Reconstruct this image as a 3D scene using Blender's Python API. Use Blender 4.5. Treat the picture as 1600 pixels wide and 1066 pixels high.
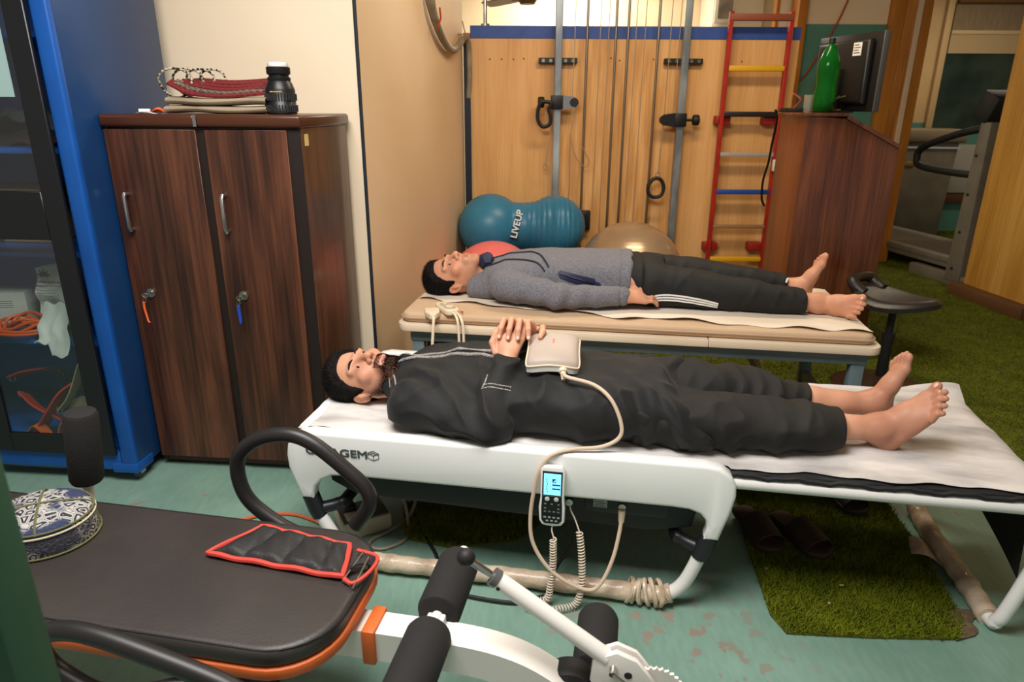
import bpy, bmesh, math, random
import numpy as np
from mathutils import Vector, Matrix, Quaternion
R=math.radians
for o in list(bpy.data.objects): bpy.data.objects.remove(o)
S=bpy.context.scene; COL=S.collection
# ---------------- camera, light, exposure ----------------
cd=bpy.data.cameras.new('camera'); cam=bpy.data.objects.new('camera',cd); COL.objects.link(cam)
cd.sensor_width=36; cd.lens=24; cd.clip_start=.02
cam.matrix_world=Matrix.Translation((0,0,1.4))@Matrix.Rotation(R(90-19),4,'X')@Matrix.Rotation(R(0.3),4,'Z')
cd.dof.use_dof=True; cd.dof.focus_distance=2.1; cd.dof.aperture_fstop=4.5
S.camera=cam
W=bpy.data.worlds.new('world'); S.world=W; W.use_nodes=True
bg=W.node_tree.nodes['Background']; bg.inputs[0].default_value=(1,.92,.82,1); bg.inputs[1].default_value=.22
def area(name,loc,target,sx,sy,power,col):
    l=bpy.data.lights.new(name,'AREA'); l.shape='RECTANGLE'; l.size=sx; l.size_y=sy; l.energy=power; l.color=col
    o=bpy.data.objects.new(name,l); COL.objects.link(o); o.location=loc
    o.rotation_euler=(Vector(target)-Vector(loc)).to_track_quat('-Z','Y').to_euler(); return o
area('unseen_ceiling_light',(-.45,.95,2.72),(-.40,1.35,0),1.4,1.0,70,(1,.965,.93))  # unseen lamp standing in for flash bounced off the ceiling
area('unseen_ceiling_light',(.9,3.5,2.74),(.9,3.6,0),1.2,.3,24,(1,.84,.62))  # unseen warm lamp added to light the back of the room
area('unseen_ceiling_light',(.6,7.1,2.74),(.6,7.1,0),1.2,.5,46,(1,.90,.76))  # unseen lamp added to light the room beyond the partition
area('unseen_ceiling_light',(4.6,7.0,2.74),(4.6,7.0,0),1.2,.3,14,(1,.84,.62))  # unseen warm lamp added to light the treadmill area
S.view_settings.view_transform='Standard'; S.view_settings.look='None'; S.view_settings.gamma=1
S.view_settings.use_curve_mapping=False; S.view_settings.exposure=.55
# ---------------- materials ----------------
def lin(c):
    c=np.array(c[:3],float)/255; c=np.where(c<=.04045,c/12.92,((c+.055)/1.055)**2.4); return (*c.tolist(),1)
MC={}
def mat(name,c,rough=.5,metal=0,c2=None,scale=6,stretch=(1,1,1),detail=4,bump=0,bscale=None,bstretch=None,ramp=(.35,.65),spec=.5,trans=0,ior=1.45,emit=0,coat=0,sheen=0,sss=0):
    if name in MC: return MC[name]
    m=bpy.data.materials.new(name); m.use_nodes=True; nt=m.node_tree; N=nt.nodes; L=nt.links; b=N['Principled BSDF']
    b.inputs['Base Color'].default_value=lin(c); b.inputs['Roughness'].default_value=rough; b.inputs['Metallic'].default_value=metal
    b.inputs['Specular IOR Level'].default_value=spec; b.inputs['IOR'].default_value=ior
    b.inputs['Transmission Weight'].default_value=trans; b.inputs['Coat Weight'].default_value=coat
    if sheen: b.inputs['Sheen Weight'].default_value=sheen
    if sss:
        b.inputs['Subsurface Weight'].default_value=sss; b.inputs['Subsurface Radius'].default_value=(.02,.008,.004); b.inputs['Subsurface Scale'].default_value=.4
    if emit:
        b.inputs['Emission Color'].default_value=lin(c); b.inputs['Emission Strength'].default_value=emit
    tc=N.new('ShaderNodeTexCoord')
    def noise(sc,st,det):
        mp=N.new('ShaderNodeMapping'); mp.inputs['Scale'].default_value=st; L.new(tc.outputs['Object'],mp.inputs[0])
        n=N.new('ShaderNodeTexNoise'); n.inputs['Scale'].default_value=sc; n.inputs['Detail'].default_value=det; L.new(mp.outputs[0],n.inputs[0]); return n
    if c2 is not None:
        n=noise(scale,stretch,detail); r=N.new('ShaderNodeValToRGB'); r.color_ramp.elements[0].position=ramp[0]; r.color_ramp.elements[1].position=ramp[1]
        r.color_ramp.elements[0].color=lin(c); r.color_ramp.elements[1].color=lin(c2); L.new(n.outputs['Fac'],r.inputs[0]); L.new(r.outputs[0],b.inputs['Base Color'])
    if bump:
        n=noise(bscale or scale,bstretch or stretch,3); bp=N.new('ShaderNodeBump'); bp.inputs['Strength'].default_value=bump; bp.inputs['Distance'].default_value=.004
        L.new(n.outputs['Fac'],bp.inputs['Height']); L.new(bp.outputs[0],b.inputs['Normal'])
    MC[name]=m; return m
def wood(name,dark,mid,light,axis='Z',scale=1.0,rough=.35,coat=0,bands=9,dist=4):
    if name in MC: return MC[name]
    m=bpy.data.materials.new(name); m.use_nodes=True; nt=m.node_tree; N=nt.nodes; L=nt.links; b=N['Principled BSDF']; b.inputs['Roughness'].default_value=rough; b.inputs['Coat Weight'].default_value=coat
    tc=N.new('ShaderNodeTexCoord'); mp=N.new('ShaderNodeMapping'); s=[1,1,1]; s['XYZ'.index(axis)]=.12; mp.inputs['Scale'].default_value=s; L.new(tc.outputs['Object'],mp.inputs[0])
    n1=N.new('ShaderNodeTexNoise'); n1.inputs['Scale'].default_value=bands*scale; n1.inputs['Detail'].default_value=5; n1.inputs['Distortion'].default_value=dist*.25; L.new(mp.outputs[0],n1.inputs[0])
    mp2=N.new('ShaderNodeMapping'); s2=[1,1,1]; s2['XYZ'.index(axis)]=.03; mp2.inputs['Scale'].default_value=s2; L.new(tc.outputs['Object'],mp2.inputs[0])
    n2=N.new('ShaderNodeTexNoise'); n2.inputs['Scale'].default_value=90*scale; n2.inputs['Detail'].default_value=3; L.new(mp2.outputs[0],n2.inputs[0])
    mx=N.new('ShaderNodeMix'); mx.data_type='FLOAT'; mx.inputs[0].default_value=.38; L.new(n1.outputs['Fac'],mx.inputs[2]); L.new(n2.outputs['Fac'],mx.inputs[3])
    r=N.new('ShaderNodeValToRGB'); e=r.color_ramp.elements; e[0].position=.36; e[0].color=lin(dark); e[1].position=.64; e[1].color=lin(light); k=e.new(.5); k.color=lin(mid)
    L.new(mx.outputs[0],r.inputs[0]); L.new(r.outputs[0],b.inputs['Base Color'])
    MC[name]=m; return m
# ---------------- mesh helpers ----------------
class MB:
    def __init__(s): s.v=[]; s.f=[]
    def add(s,vs,fs):
        k=len(s.v); s.v+= [tuple(map(float,p)) for p in vs]; s.f+=[tuple(i+k for i in f) for f in fs]; return s
    def bm(s,bm,M=None):
        if M is not None: bm.transform(M)
        bm.verts.index_update(); r=s.add([v.co[:] for v in bm.verts],[[v.index for v in f.verts] for f in bm.faces]); bm.free(); return r
    def box(s,lo,hi,bev=0,seg=2,rot=None):
        lo=Vector(lo);hi=Vector(hi); c=(lo+hi)/2; d=hi-lo; b=bmesh.new(); bmesh.ops.create_cube(b,size=1)
        bmesh.ops.scale(b,vec=[max(abs(q),1e-5) for q in d],verts=b.verts)
        if bev: bmesh.ops.bevel(b,geom=list(b.edges),offset=min(bev,min(abs(q) for q in d)*.49),segments=seg,profile=.5,affect='EDGES')
        M=Matrix.Translation(c)
        if rot is not None: M=M@(rot if isinstance(rot,Matrix) else Matrix.Rotation(R(rot),4,'Z'))
        return s.bm(b,M)
    def cyl(s,a,b,r,r2=None,seg=20,cap=True,bev=0):
        a=np.array(a,float);b=np.array(b,float); r2=r if r2 is None else r2
        ps=[a,b];rs=[r,r2]
        if bev:
            d=(b-a)/np.linalg.norm(b-a); q=bev
            ps=[a,a+d*q*.3,a+d*q,b-d*q,b-d*q*.3,b]; rs=[r-q,r-q*.3,r,r2,r2-q*.3,r2-q]
        return s.tube(ps,rs,seg,cap=cap)
    def tube(s,path,r,seg=10,cap=True,closed=False,sm=0,up=None,prof=None):
        P=[np.array(p,float) for p in path]
        if sm: P=catmull(P,sm,closed)
        n=len(P)
        rr=[r]*n if np.isscalar(r) else (list(r) if len(r)==n else list(np.interp(np.linspace(0,1,n),np.linspace(0,1,len(r)),r)))
        T=[]
        for i in range(n):
            if closed: t=P[(i+1)%n]-P[i-1]
            else: t=P[min(i+1,n-1)]-P[max(i-1,0)]
            if np.linalg.norm(t)<1e-9: t=P[-1]-P[0]
            T.append(t/(np.linalg.norm(t)+1e-12))
        u=np.array(up,float) if up is not None else (np.array([0,0,1.]) if abs(T[0][2])<.9 else np.array([1.,0,0]))
        u=u-T[0]*(u@T[0]); u/=np.linalg.norm(u); vs=[];fs=[]
        if prof is None: prof=[(math.cos(2*math.pi*k/seg),math.sin(2*math.pi*k/seg)) for k in range(seg)]
        seg=len(prof)
        for i in range(n):
            u=u-T[i]*(u@T[i]); u/=np.linalg.norm(u)+1e-12; w=np.cross(T[i],u)
            for (a,b) in prof: vs.append(P[i]+rr[i]*(u*a+w*b))
        m=n if closed else n-1
        for i in range(m):
            for k in range(seg):
                a=i*seg+k;b=i*seg+(k+1)%seg;c=((i+1)%n)*seg+(k+1)%seg;d=((i+1)%n)*seg+k; fs.append((a,b,c,d))
        if cap and not closed: fs.append(tuple(range(seg-1,-1,-1))); fs.append(tuple((n-1)*seg+k for k in range(seg)))
        return s.add(vs,fs)
    def lathe(s,prof,c=(0,0,0),seg=32,M=None,sx=1,sy=1):
        vs=[];fs=[]
        for (r,z) in prof:
            for k in range(seg):
                a=2*math.pi*k/seg; vs.append(Vector((r*math.cos(a)*sx,r*math.sin(a)*sy,z)))
        n=len(prof)
        for i in range(n-1):
            for k in range(seg): fs.append((i*seg+k,i*seg+(k+1)%seg,(i+1)*seg+(k+1)%seg,(i+1)*seg+k))
        fs.append(tuple(range(seg-1,-1,-1))); fs.append(tuple((n-1)*seg+k for k in range(seg)))
        if M is not None: vs=[M@v for v in vs]
        return s.add([v+Vector(c) for v in vs],fs)
    def prism(s,poly,d0,d1,axis='Y',bev=0,seg=2,M=None):
        b=bmesh.new()
        def to(p,d): return {'Y':(p[0],d,p[1]),'Z':(p[0],p[1],d),'X':(d,p[0],p[1])}[axis]
        v0=[b.verts.new(to(p,d0)) for p in poly]; v1=[b.verts.new(to(p,d1)) for p in poly]; n=len(poly)
        f0=b.faces.new(v0); f1=b.faces.new(v1[::-1])
        for i in range(n): b.faces.new((v0[i],v0[(i+1)%n],v1[(i+1)%n],v1[i]))
        bmesh.ops.recalc_face_normals(b,faces=b.faces)
        if bev: bmesh.ops.bevel(b,geom=list(f0.edges)+list(f1.edges),offset=bev,segments=seg,profile=.5,affect='EDGES')
        return s.bm(b,M)
    def sph(s,c,r,sc=(1,1,1),u=20,v=12,rot=None):
        b=bmesh.new(); bmesh.ops.create_uvsphere(b,u_segments=u,v_segments=v,radius=r)
        M=Matrix.Translation(c)@(rot or Matrix.Identity(4))@Matrix.Diagonal((*sc,1)); return s.bm(b,M)
    def grid(s,fn,nu,nv,thick=0):
        P=[[np.array(fn(i/nu,j/nv),float) for j in range(nv+1)] for i in range(nu+1)]
        vs=[p for row in P for p in row]; w=nv+1
        fs=[(i*w+j,(i+1)*w+j,(i+1)*w+j+1,i*w+j+1) for i in range(nu) for j in range(nv)]
        if thick:
            k=len(vs); vs=vs+[p-np.array([0,0,thick]) for p in vs]; fs=fs+[tuple(k+q for q in f[::-1]) for f in fs]
            bd=[i*w for i in range(nu+1)]+[nu*w+j for j in range(1,w)]+[i*w+nv for i in range(nu-1,-1,-1)]+[j for j in range(nv-1,0,-1)]
            for a,b2 in zip(bd,bd[1:]+bd[:1]): fs.append((b2,a,a+k,b2+k))
        return s.add(vs,fs)
def catmull(P,n,closed=False):
    P=[np.array(p,float) for p in P]; out=[]; m=len(P); rng=range(m) if closed else range(m-1)
    for i in rng:
        p0=P[i-1] if (i>0 or closed) else 2*P[0]-P[1]; p1=P[i]; p2=P[(i+1)%m]; p3=P[(i+2)%m] if (closed or i+2<m) else 2*P[-1]-P[-2]
        for k in range(n):
            t=k/n; out.append(.5*((2*p1)+(p2-p0)*t+(2*p0-5*p1+4*p2-p3)*t*t+(3*p1-p0-3*p2+p3)*t**3))
    if not closed: out.append(P[-1])
    return out
def rrect(w,h,r,n=5,cx=0,cy=0):
    o=[]
    for (sx,sy,a0) in ((1,1,0),(-1,1,90),(-1,-1,180),(1,-1,270)):
        for k in range(n+1):
            a=R(a0+90*k/n); o.append((cx+sx*(w/2-r)+r*math.cos(a),cy+sy*(h/2-r)+r*math.sin(a)))
    return o
def obj(name,mb,m,parent=None,sm=True,loc=None,rot=None,ang=38):
    me=bpy.data.meshes.new(name); me.from_pydata(mb.v,[],mb.f); me.update()
    b=bmesh.new(); b.from_mesh(me); bmesh.ops.recalc_face_normals(b,faces=b.faces); b.to_mesh(me); b.free()
    return objm(name,me,m,parent,sm,loc,rot,ang)
def objm(name,me,m,parent=None,sm=True,loc=None,rot=None,ang=38):
    if sm:
        me.polygons.foreach_set('use_smooth',[True]*len(me.polygons))
        if ang: me.set_sharp_from_angle(angle=R(ang))
    if m is not None: me.materials.append(m)
    o=bpy.data.objects.new(name,me); COL.objects.link(o); o.parent=parent
    if loc is not None: o.location=loc
    if rot is not None: o.rotation_euler=rot
    return o
def tag(o,label=None,cat=None,group=None,kind=None):
    if label: o['label']=label
    if cat: o['category']=cat
    if group: o['group']=group
    if kind: o['kind']=kind
    return o
def thing(name,label,cat,loc=(0,0,0),rz=0,group=None,kind=None):
    o=bpy.data.objects.new(name,None); COL.objects.link(o); o.location=loc; o.rotation_euler=(0,0,R(rz)); o.empty_display_size=.05
    return tag(o,label,cat,group,kind)
def struct(name,mb,m,label,parent=None,**k):
    o=obj(name,mb,m,parent,**k)
    if parent is None: tag(o,label,None,None,'structure')
    return o
def text(name,s,size,m,parent,M,ext=.0006,bold=0):
    c=bpy.data.curves.new('t','FONT'); c.body=s; c.size=size; c.extrude=ext; c.align_x='CENTER'; c.align_y='CENTER'; c.bevel_depth=bold; c.bevel_resolution=1
    o=bpy.data.objects.new('t',c); COL.objects.link(o); bpy.context.view_layer.update()
    me=bpy.data.meshes.new_from_object(o); bpy.data.objects.remove(o); bpy.data.curves.remove(c); me.transform(M); me.name=name
    return objm(name,me,m,parent,sm=False)
rnd=random.Random(7); nrs=np.random.RandomState(5)
_LAT=nrs.rand(32,32,32)
def vnoise(p):
    p=np.asarray(p,float); i=np.floor(p).astype(int); f=p-i; f=f*f*(3-2*f); i&=31; j=(i+1)&31; r=0
    for a in (0,1):
        for b in (0,1):
            for c in (0,1):
                w=(f[...,0] if a else 1-f[...,0])*(f[...,1] if b else 1-f[...,1])*(f[...,2] if c else 1-f[...,2])
                r=r+w*_LAT[(j if a else i)[...,0],(j if b else i)[...,1],(j if c else i)[...,2]]
    return r
def fbm(p,o=3):
    p=np.asarray(p,float); return sum(vnoise(p*2**k+k*7.3)*.5**k for k in range(o))/sum(.5**k for k in range(o))-.5
# ---------------- setting ----------------
m_cream=mat('cream_wall_paint',(246,228,200),.55,c2=(240,219,188),scale=1.3,bump=.05,bscale=25)
m_cream_shade=mat('shaded_cream_paint',(234,204,168),.5,c2=(226,192,152),scale=1.1,bump=.05,bscale=18)  # cream wall's dimmer, warmer grazing light put into its colour
m_teal=mat('teal_wall_paint',(92,150,138),.45,c2=(82,138,126),scale=3)
m_far=mat('far_cream_paint',(240,222,190),.6,c2=(230,208,172),scale=1)
def floor_mat():
    m=bpy.data.materials.new('teal_floor'); m.use_nodes=True; nt=m.node_tree; N=nt.nodes; L=nt.links; b=N['Principled BSDF']
    tc=N.new('ShaderNodeTexCoord')
    def noise(sc,det,st=(1,1,1)):
        mp=N.new('ShaderNodeMapping'); mp.inputs['Scale'].default_value=st; L.new(tc.outputs['Object'],mp.inputs[0]); n=N.new('ShaderNodeTexNoise'); n.inputs['Scale'].default_value=sc; n.inputs['Detail'].default_value=det; L.new(mp.outputs[0],n.inputs[0]); return n
    def ramp(n,p0,c0,p1,c1):
        r=N.new('ShaderNodeValToRGB'); e=r.color_ramp.elements; e[0].position=p0; e[0].color=c0; e[1].position=p1; e[1].color=c1; L.new(n.outputs['Fac'],r.inputs[0]); return r
    base=ramp(noise(2.2,5),.3,lin((106,138,123)),.7,lin((130,162,147)))
    fine=ramp(noise(60,3,(1,.25,1)),.3,(.90,.90,.90,1),.7,(1.03,1.03,1.03,1))
    mx=N.new('ShaderNodeMixRGB'); mx.blend_type='MULTIPLY'; mx.inputs[0].default_value=1; L.new(base.outputs[0],mx.inputs[1]); L.new(fine.outputs[0],mx.inputs[2])
    worn=ramp(noise(9,6),.70,(0,0,0,1),.72,(1,1,1,1))
    sc=N.new('ShaderNodeVectorMath'); sc.operation='DISTANCE'; sc.inputs[1].default_value=(.42,1.45,0); L.new(tc.outputs['Object'],sc.inputs[0])
    mr=N.new('ShaderNodeMapRange'); mr.inputs[1].default_value=.15; mr.inputs[2].default_value=.5; mr.inputs[3].default_value=1; mr.inputs[4].default_value=.0; L.new(sc.outputs['Value'],mr.inputs[0])
    worn2=ramp(noise(17,5),.585,(0,0,0,1),.61,(1,1,1,1))
    mul=N.new('ShaderNodeMath'); mul.operation='MULTIPLY'; L.new(worn2.outputs[0],mul.inputs[0]); L.new(mr.outputs[0],mul.inputs[1])
    mxm=N.new('ShaderNodeMath'); mxm.operation='MAXIMUM'; L.new(mul.outputs[0],mxm.inputs[0]); L.new(worn.outputs[0],mxm.inputs[1])
    mx2=N.new('ShaderNodeMixRGB'); L.new(mxm.outputs[0],mx2.inputs[0]); L.new(mx.outputs[0],mx2.inputs[1]); mx2.inputs[2].default_value=lin((140,128,116))
    L.new(mx2.outputs[0],b.inputs['Base Color']); b.inputs['Roughness'].default_value=.42
    n=noise(40,4); bp=N.new('ShaderNodeBump'); bp.inputs['Strength'].default_value=.12; bp.inputs['Distance'].default_value=.003; L.new(n.outputs['Fac'],bp.inputs['Height']); L.new(bp.outputs[0],b.inputs['Normal'])
    return m
struct('floor',MB().box((-4,-1.5,-.05),(7.5,9.5,0)),floor_mat(),'worn teal green painted floor of the room')
struct('ceiling',MB().box((-4,-1.5,2.85),(7.5,9.5,2.92)),m_far,'plain cream ceiling above the room')
cx,cy=-.617,2.95; ex,ey=-.345,5.0
dA=Vector((-.9945,.105,0)); nA=Vector((.105,.9945,0))
c0=Vector((cx,cy,0)); a1=c0+dA*3.4
poly=[(c0.x,c0.y),(a1.x,a1.y),(a1.x+nA.x*.12,a1.y+nA.y*.12),(c0.x+nA.x*.12-.1,c0.y+nA.y*.12)]
struct('wall_left',MB().prism(poly,0,2.85,'Z'),m_cream,'cream painted wall behind the wooden locker')
poly=[(cx+.001,cy+.001),(ex,ey),(ex-.5,ey),(cx-.3,cy+.14)]
struct('wall_return',MB().prism(poly,0,2.85,'Z'),m_cream_shade,'cream wall with its shade put into the colour, running back beside the far couch')
struct('trim_1',MB().tube([(cx-.006,cy-.006,.0),(cx-.005,cy-.006,1.),(cx-.006,cy-.006,2.84)],.0075,8),mat('dark_cable',(34,42,52),.4),'dark cable down the corner of the cream wall')
# partition with plywood boards and blue top strip
m_ply=wood('plywood',(205,150,88),(220,166,102),(232,182,120),'Z',.9,.5,bands=7,dist=1)
m_ply2=wood('plywood_striped',(196,140,78),(218,162,98),(236,186,124),'Z',1.0,.5,bands=16,dist=.6)
m_bluestrip=mat('blue_strip_paint',(52,84,160),.5,c2=(44,74,146),scale=9)
wb=thing('wall_back','plywood partition with a blue painted top strip',None,(0,5.0,0),0,kind='structure')
xs=[-.292,.306,1.152,1.926]
for i in range(3):
    obj('plywood_panel',MB().box((xs[i]+.001,0,0),(xs[i+1]-.001,.035,1.83),.002,1),(m_ply,m_ply2,m_ply)[i],wb)
obj('blue_strip',MB().box((xs[0],-.004,1.829),(xs[3],.036,1.908),.002,1),m_bluestrip,wb)
m_blk=mat('black_paint',(22,22,24),.45)
obj('edge_post',MB().box((-.338,-.03,0),(-.294,.03,1.80)),mat('navy_post',(24,28,46),.5),wb)
obj('post_cap',MB().box((-.338,-.03,1.80),(-.294,.03,1.86)),mat('orange_wood',(196,128,44),.5,c2=(180,112,36),scale=12,stretch=(1,1,.1)),wb)
m_rust=mat('screw_hole',(120,62,26),.8)
hol=MB()
for px in (-.16,-.08,0,.07,.95,1.55,.72,.66): hol.cyl((px,-.001,1.70+.01*math.sin(px*40)),(px,.003,1.70+.01*math.sin(px*40)),.006,seg=8)
obj('screw_holes',hol,m_rust,wb)
m_chr=mat('chrome',(190,192,195),.18,1)
struct('trim_2',MB().cyl((-.19,5.02,1.905),(-.19,5.02,2.84),.013).cyl((-.19,5.02,1.905),(-.19,5.02,1.92),.03),m_chr,'slim chrome pole standing on the partition top')
# far rooms
struct('wall_far',MB().box((-3,7.8,0),(2.1,7.9,2.85)),m_far,'cream wall of the room beyond the partition')
pil=struct('wall_pilaster',MB().box((1.93,7.3,0),(2.42,7.79,2.85),.01),mat('white_paint',(246,236,216),.5,c2=(238,226,204),scale=2),'white pilaster of the room beyond the partition')
struct('wall_middle',MB().box((2.42,7.55,0),(3.1,7.65,2.85)),m_far,'beige wall section beside the white pilaster')
m_oj=MC['orange_wood']
wc=thing('wall_right','wall painted teal below and cream above behind the monitor',None,(0,6.5,0),0,kind='structure')
obj('teal_dado',MB().box((2.52,0,0),(3.24,.1,2.085)),m_teal,wc)
obj('cream_upper',MB().box((2.52,.002,2.086),(3.24,.1,2.85)),m_cream,wc)
struct('trim_3',MB().box((2.43,6.42,0),(2.51,6.6,2.85),.004),m_oj,'orange wooden door jamb beside the teal wall')
struct('trim_4',MB().box((2.30,6.6,0),(2.33,6.68,2.85),.004),m_oj,'slim orange wooden frame strip beyond the ladder top')
struct('door_1',MB().box((2.33,6.62,0),(2.425,6.66,2.85),.002),MC['white_paint'],'white door edge between the orange jambs')
jm=thing('door_2','orange wooden door frame with a pale strip behind the lectern',None,(3.245,6.42,0),0,kind='structure')
m_pale=mat('pale_strip',(226,200,170),.5)
for a,b,m,n in ((0,.10,m_oj,'jamb_board'),(.102,.19,wood('jamb_wood',(160,96,30),(190,122,48),(206,140,62),'Z',1,.5),'jamb_board'),(.192,.235,m_pale,'pale_strip'),(.237,.33,m_oj,'jamb_board')):
    obj(n,MB().box((a,-.02 if n=='pale_strip' else 0,0),(b,.16,2.85),.004,1),m,jm)
we=thing('wall_end','cream and teal end wall behind the treadmill',None,(0,8.3,0),0,kind='structure')
obj('teal_dado',MB().box((3.4,0,0),(7.4,.1,1.24)),m_teal,we)
obj('cream_upper',MB().box((3.4,.002,1.241),(7.4,.1,2.85)),mat('beige_upper',(214,184,138),.55,c2=(202,170,124),scale=2),we)
obj('lower_white_board',MB().box((4.9,-.03,.45),(7.2,-.002,1.0),.004),mat('grey_white_board',(176,172,166),.5),we)
obj('wood_rail',MB().box((4.6,-.05,.33),(7.2,-.002,.43),.004),mat('brown_rail',(96,62,34),.5),we)
# window with blind in the end wall
wi=thing('window_1','dark mirrored window with a rolled beige blind and wooden frame',None,(4.82,8.28,1.18),0,kind='structure')
m_frame=mat('beige_frame',(206,176,132),.5)
obj('mirror_pane',MB().box((0,-.012,0),(2.0,-.004,.80)),mat('dark_mirror',(96,120,118),.08,.85,c2=(60,84,86),scale=2.4,detail=2),wi)
obj('window_frame',MB().box((-.07,-.04,-.06),(0,0,1.36),.004),m_frame,wi)
obj('window_frame',MB().box((-.07,-.04,1.36),(2.1,0,1.47),.004),m_frame,wi)
obj('blind_roll',MB().cyl((.02,-.06,1.33),(2.05,-.06,1.33),.03),mat('brown_rod',(120,84,48),.5),wi)
obj('blind_upper',MB().box((.02,-.03,1.03),(2.05,-.02,1.31)),mat('grey_blind',(146,128,104),.8,c2=(134,116,92),scale=30,stretch=(1,1,.2)),wi)
obj('blind_lower',MB().box((.02,-.03,.80),(2.05,-.018,1.0)),mat('light_blind',(190,166,128),.8),wi)
obj('blind_bar',MB().box((.02,-.04,.995),(2.05,-.014,1.035),.004),mat('pale_bar',(206,182,140),.5),wi)
for a in (.86,1.02): obj('window_reflection',MB().box((a,-.016,.38),(a+.06,-.012,.60),.002),mat('blue_reflection_glow',(110,140,255),.4,emit=.9),wi)  # glowing patches stand in for blue window light mirrored in the pane
struct('wall_side',MB().box((7.3,0,0),(7.4,9,2.85)),m_far,'cream wall at the far right of the room')
# ceiling fans beyond the partition
def fan(c,a0,label):
    t=thing('ceiling_fan',label,'fan',(c[0],c[1],c[2]),0,'ceiling fans beyond the partition')
    m=mat('brown_fan',(104,80,58),.4)
    obj('motor',MB().lathe([(.001,-.06),(.06,-.055),(.085,-.02),(.085,.03),(.05,.06),(.02,.07)]),m,t)
    obj('rod',MB().cyl((0,0,.06),(0,0,2.85-c[2]),.012),m,t)
    for k in range(3):
        a=R(a0+120*k); d=np.array([math.cos(a),math.sin(a),0]); n=np.array([-d[1],d[0],0])
        b=MB().tube([d*.07,d*.2],.012,6)
        vs=[]
        for s,w in ((.15,.04),(.25,.06),(.55,.07),(.6,.05)):
            for q in (-1,1): vs+= [d*s+n*w*q+np.array([0,0,.012*q+.004]),d*s+n*w*q+np.array([0,0,.012*q-.004])]
        fs=[]
        for i in range(3):
            o=i*4; fs+=[(o,o+2,o+6,o+4),(o+1,o+5,o+7,o+3),(o,o+4,o+5,o+1),(o+2,o+3,o+7,o+6)]
        fs+=[(0,1,3,2),(12,14,15,13)]
        b.add(vs,fs); obj('blade',b,m,t)
fan((.115,6.4,2.27),8,'brown ceiling fan seen above the partition, left of the chrome posts')
fan((1.25,6.9,2.50),-20,'brown ceiling fan mostly above the frame, right of the other fan')
pf=thing('picture_frame','white framed picture hung on the far white pilaster','picture',(2.04,7.285,2.33),0)
obj('frame',MB().box((-.10,-.02,-.16),(.10,.005,.16),.006),MC['white_paint'],pf)
obj('picture',MB().box((-.07,-.024,-.12),(.07,-.019,.12)),mat('picture_print',(170,160,140),.5,c2=(120,112,100),scale=6),pf)
# conduit on the return wall
m_con=mat('grey_conduit',(150,138,120),.5,c2=(128,116,98),scale=14)
def wallB(y,off): 
    t=(y-cy)/(ey-cy); n=Vector((ey-cy,-(ex-cx),0)).normalized(); return np.array([cx+(ex-cx)*t+n.x*off,y+n.y*off,0])
def wp(y,z,off=.035): p=wallB(y,off); p[2]=z; return p
hc=thing('wall_conduit','sagging grey cable conduit clipped to the return wall','conduit',(0,0,0))
obj('conduit',MB().tube([wp(3.98,2.8),wp(3.99,2.2),wp(3.99,1.99),wp(4.05,1.88),wp(4.25,1.77),wp(4.5,1.72),wp(4.72,1.76),wp(4.88,1.82,.04),wp(4.97,1.80,.045),wp(4.975,1.6,.05),wp(4.98,1.45,.04)],[.034,.034,.03,.024,.022,.02,.02,.016,.018,.018,.016],10,sm=6),m_con,hc)
obj('cable_tie',MB().tube([wp(4.07,1.90,.07),wp(4.09,1.85,.07),wp(4.06,1.80,.06)],.005,6),mat('red_tie',(176,52,30),.5),hc)
obj('hook',MB().tube([wp(4.86,1.84,0),wp(4.86,1.84,.05),wp(4.86,1.92,.03)],.004,6),m_con,hc)
# ---------------- turf ----------------
def turf_mat():
    return mat('turf_base',(96,102,22),.9,c2=(70,78,14),scale=30,detail=6,bump=.8,bscale=160)
def turf(name,label,poly,dens,z=.008,bl=.016,seed=1):
    t=thing(name,label,None,(0,0,0),0,kind='structure')
    obj('turf_backing',MB().prism(poly,.001,z,'Z'),turf_mat(),t)
    r=np.random.RandomState(seed); P=np.array(poly); lo=P.min(0); hi=P.max(0); n=int(dens*np.prod(hi-lo)); q=lo+r.rand(n,2)*(hi-lo)
    ins=np.zeros(n,bool); j=len(P)-1
    for i in range(len(P)):
        a,b=P[i],P[j]; c=((a[1]>q[:,1])!=(b[1]>q[:,1]))&(q[:,0]<(b[0]-a[0])*(q[:,1]-a[1])/(b[1]-a[1]+1e-12)+a[0]); ins^=c; j=i
    q=q[ins]; n=len(q); an=r.rand(n)*6.283; w=.0016+.001*r.rand(n); h=bl*(.6+.7*r.rand(n)); le=r.randn(n,2)*bl*.55
    v=np.zeros((n,3,3)); v[:,0,:2]=q+np.stack([np.cos(an),np.sin(an)],1)*w[:,None]; v[:,1,:2]=q-np.stack([np.cos(an),np.sin(an)],1)*w[:,None]; v[:,2,:2]=q+le; v[:,:2,2]=z; v[:,2,2]=z+h
    me=bpy.data.meshes.new('grass'); me.vertices.add(n*3); me.loops.add(n*3); me.polygons.add(n)
    me.vertices.foreach_set('co',v.reshape(-1)); me.loops.foreach_set('vertex_index',np.arange(n*3)); me.polygons.foreach_set('loop_start',np.arange(n)*3); me.polygons.foreach_set('loop_total',np.full(n,3)); me.update()
    g=objm('grass_blades',me,mat('grass_green',(118,126,24),.7,c2=(88,98,14),scale=7,spec=.2),t,sm=False); g['kind']='stuff'
    return t
turf('turf_mat','artificial green turf strip under the couch foot end with a torn corner',[(.87,2.36),(.80,2.0),(.755,1.62),(.775,1.545),(1.0,1.53),(1.245,1.525),(1.30,1.60),(1.36,1.90),(1.42,2.36)],90000,seed=3)
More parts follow.
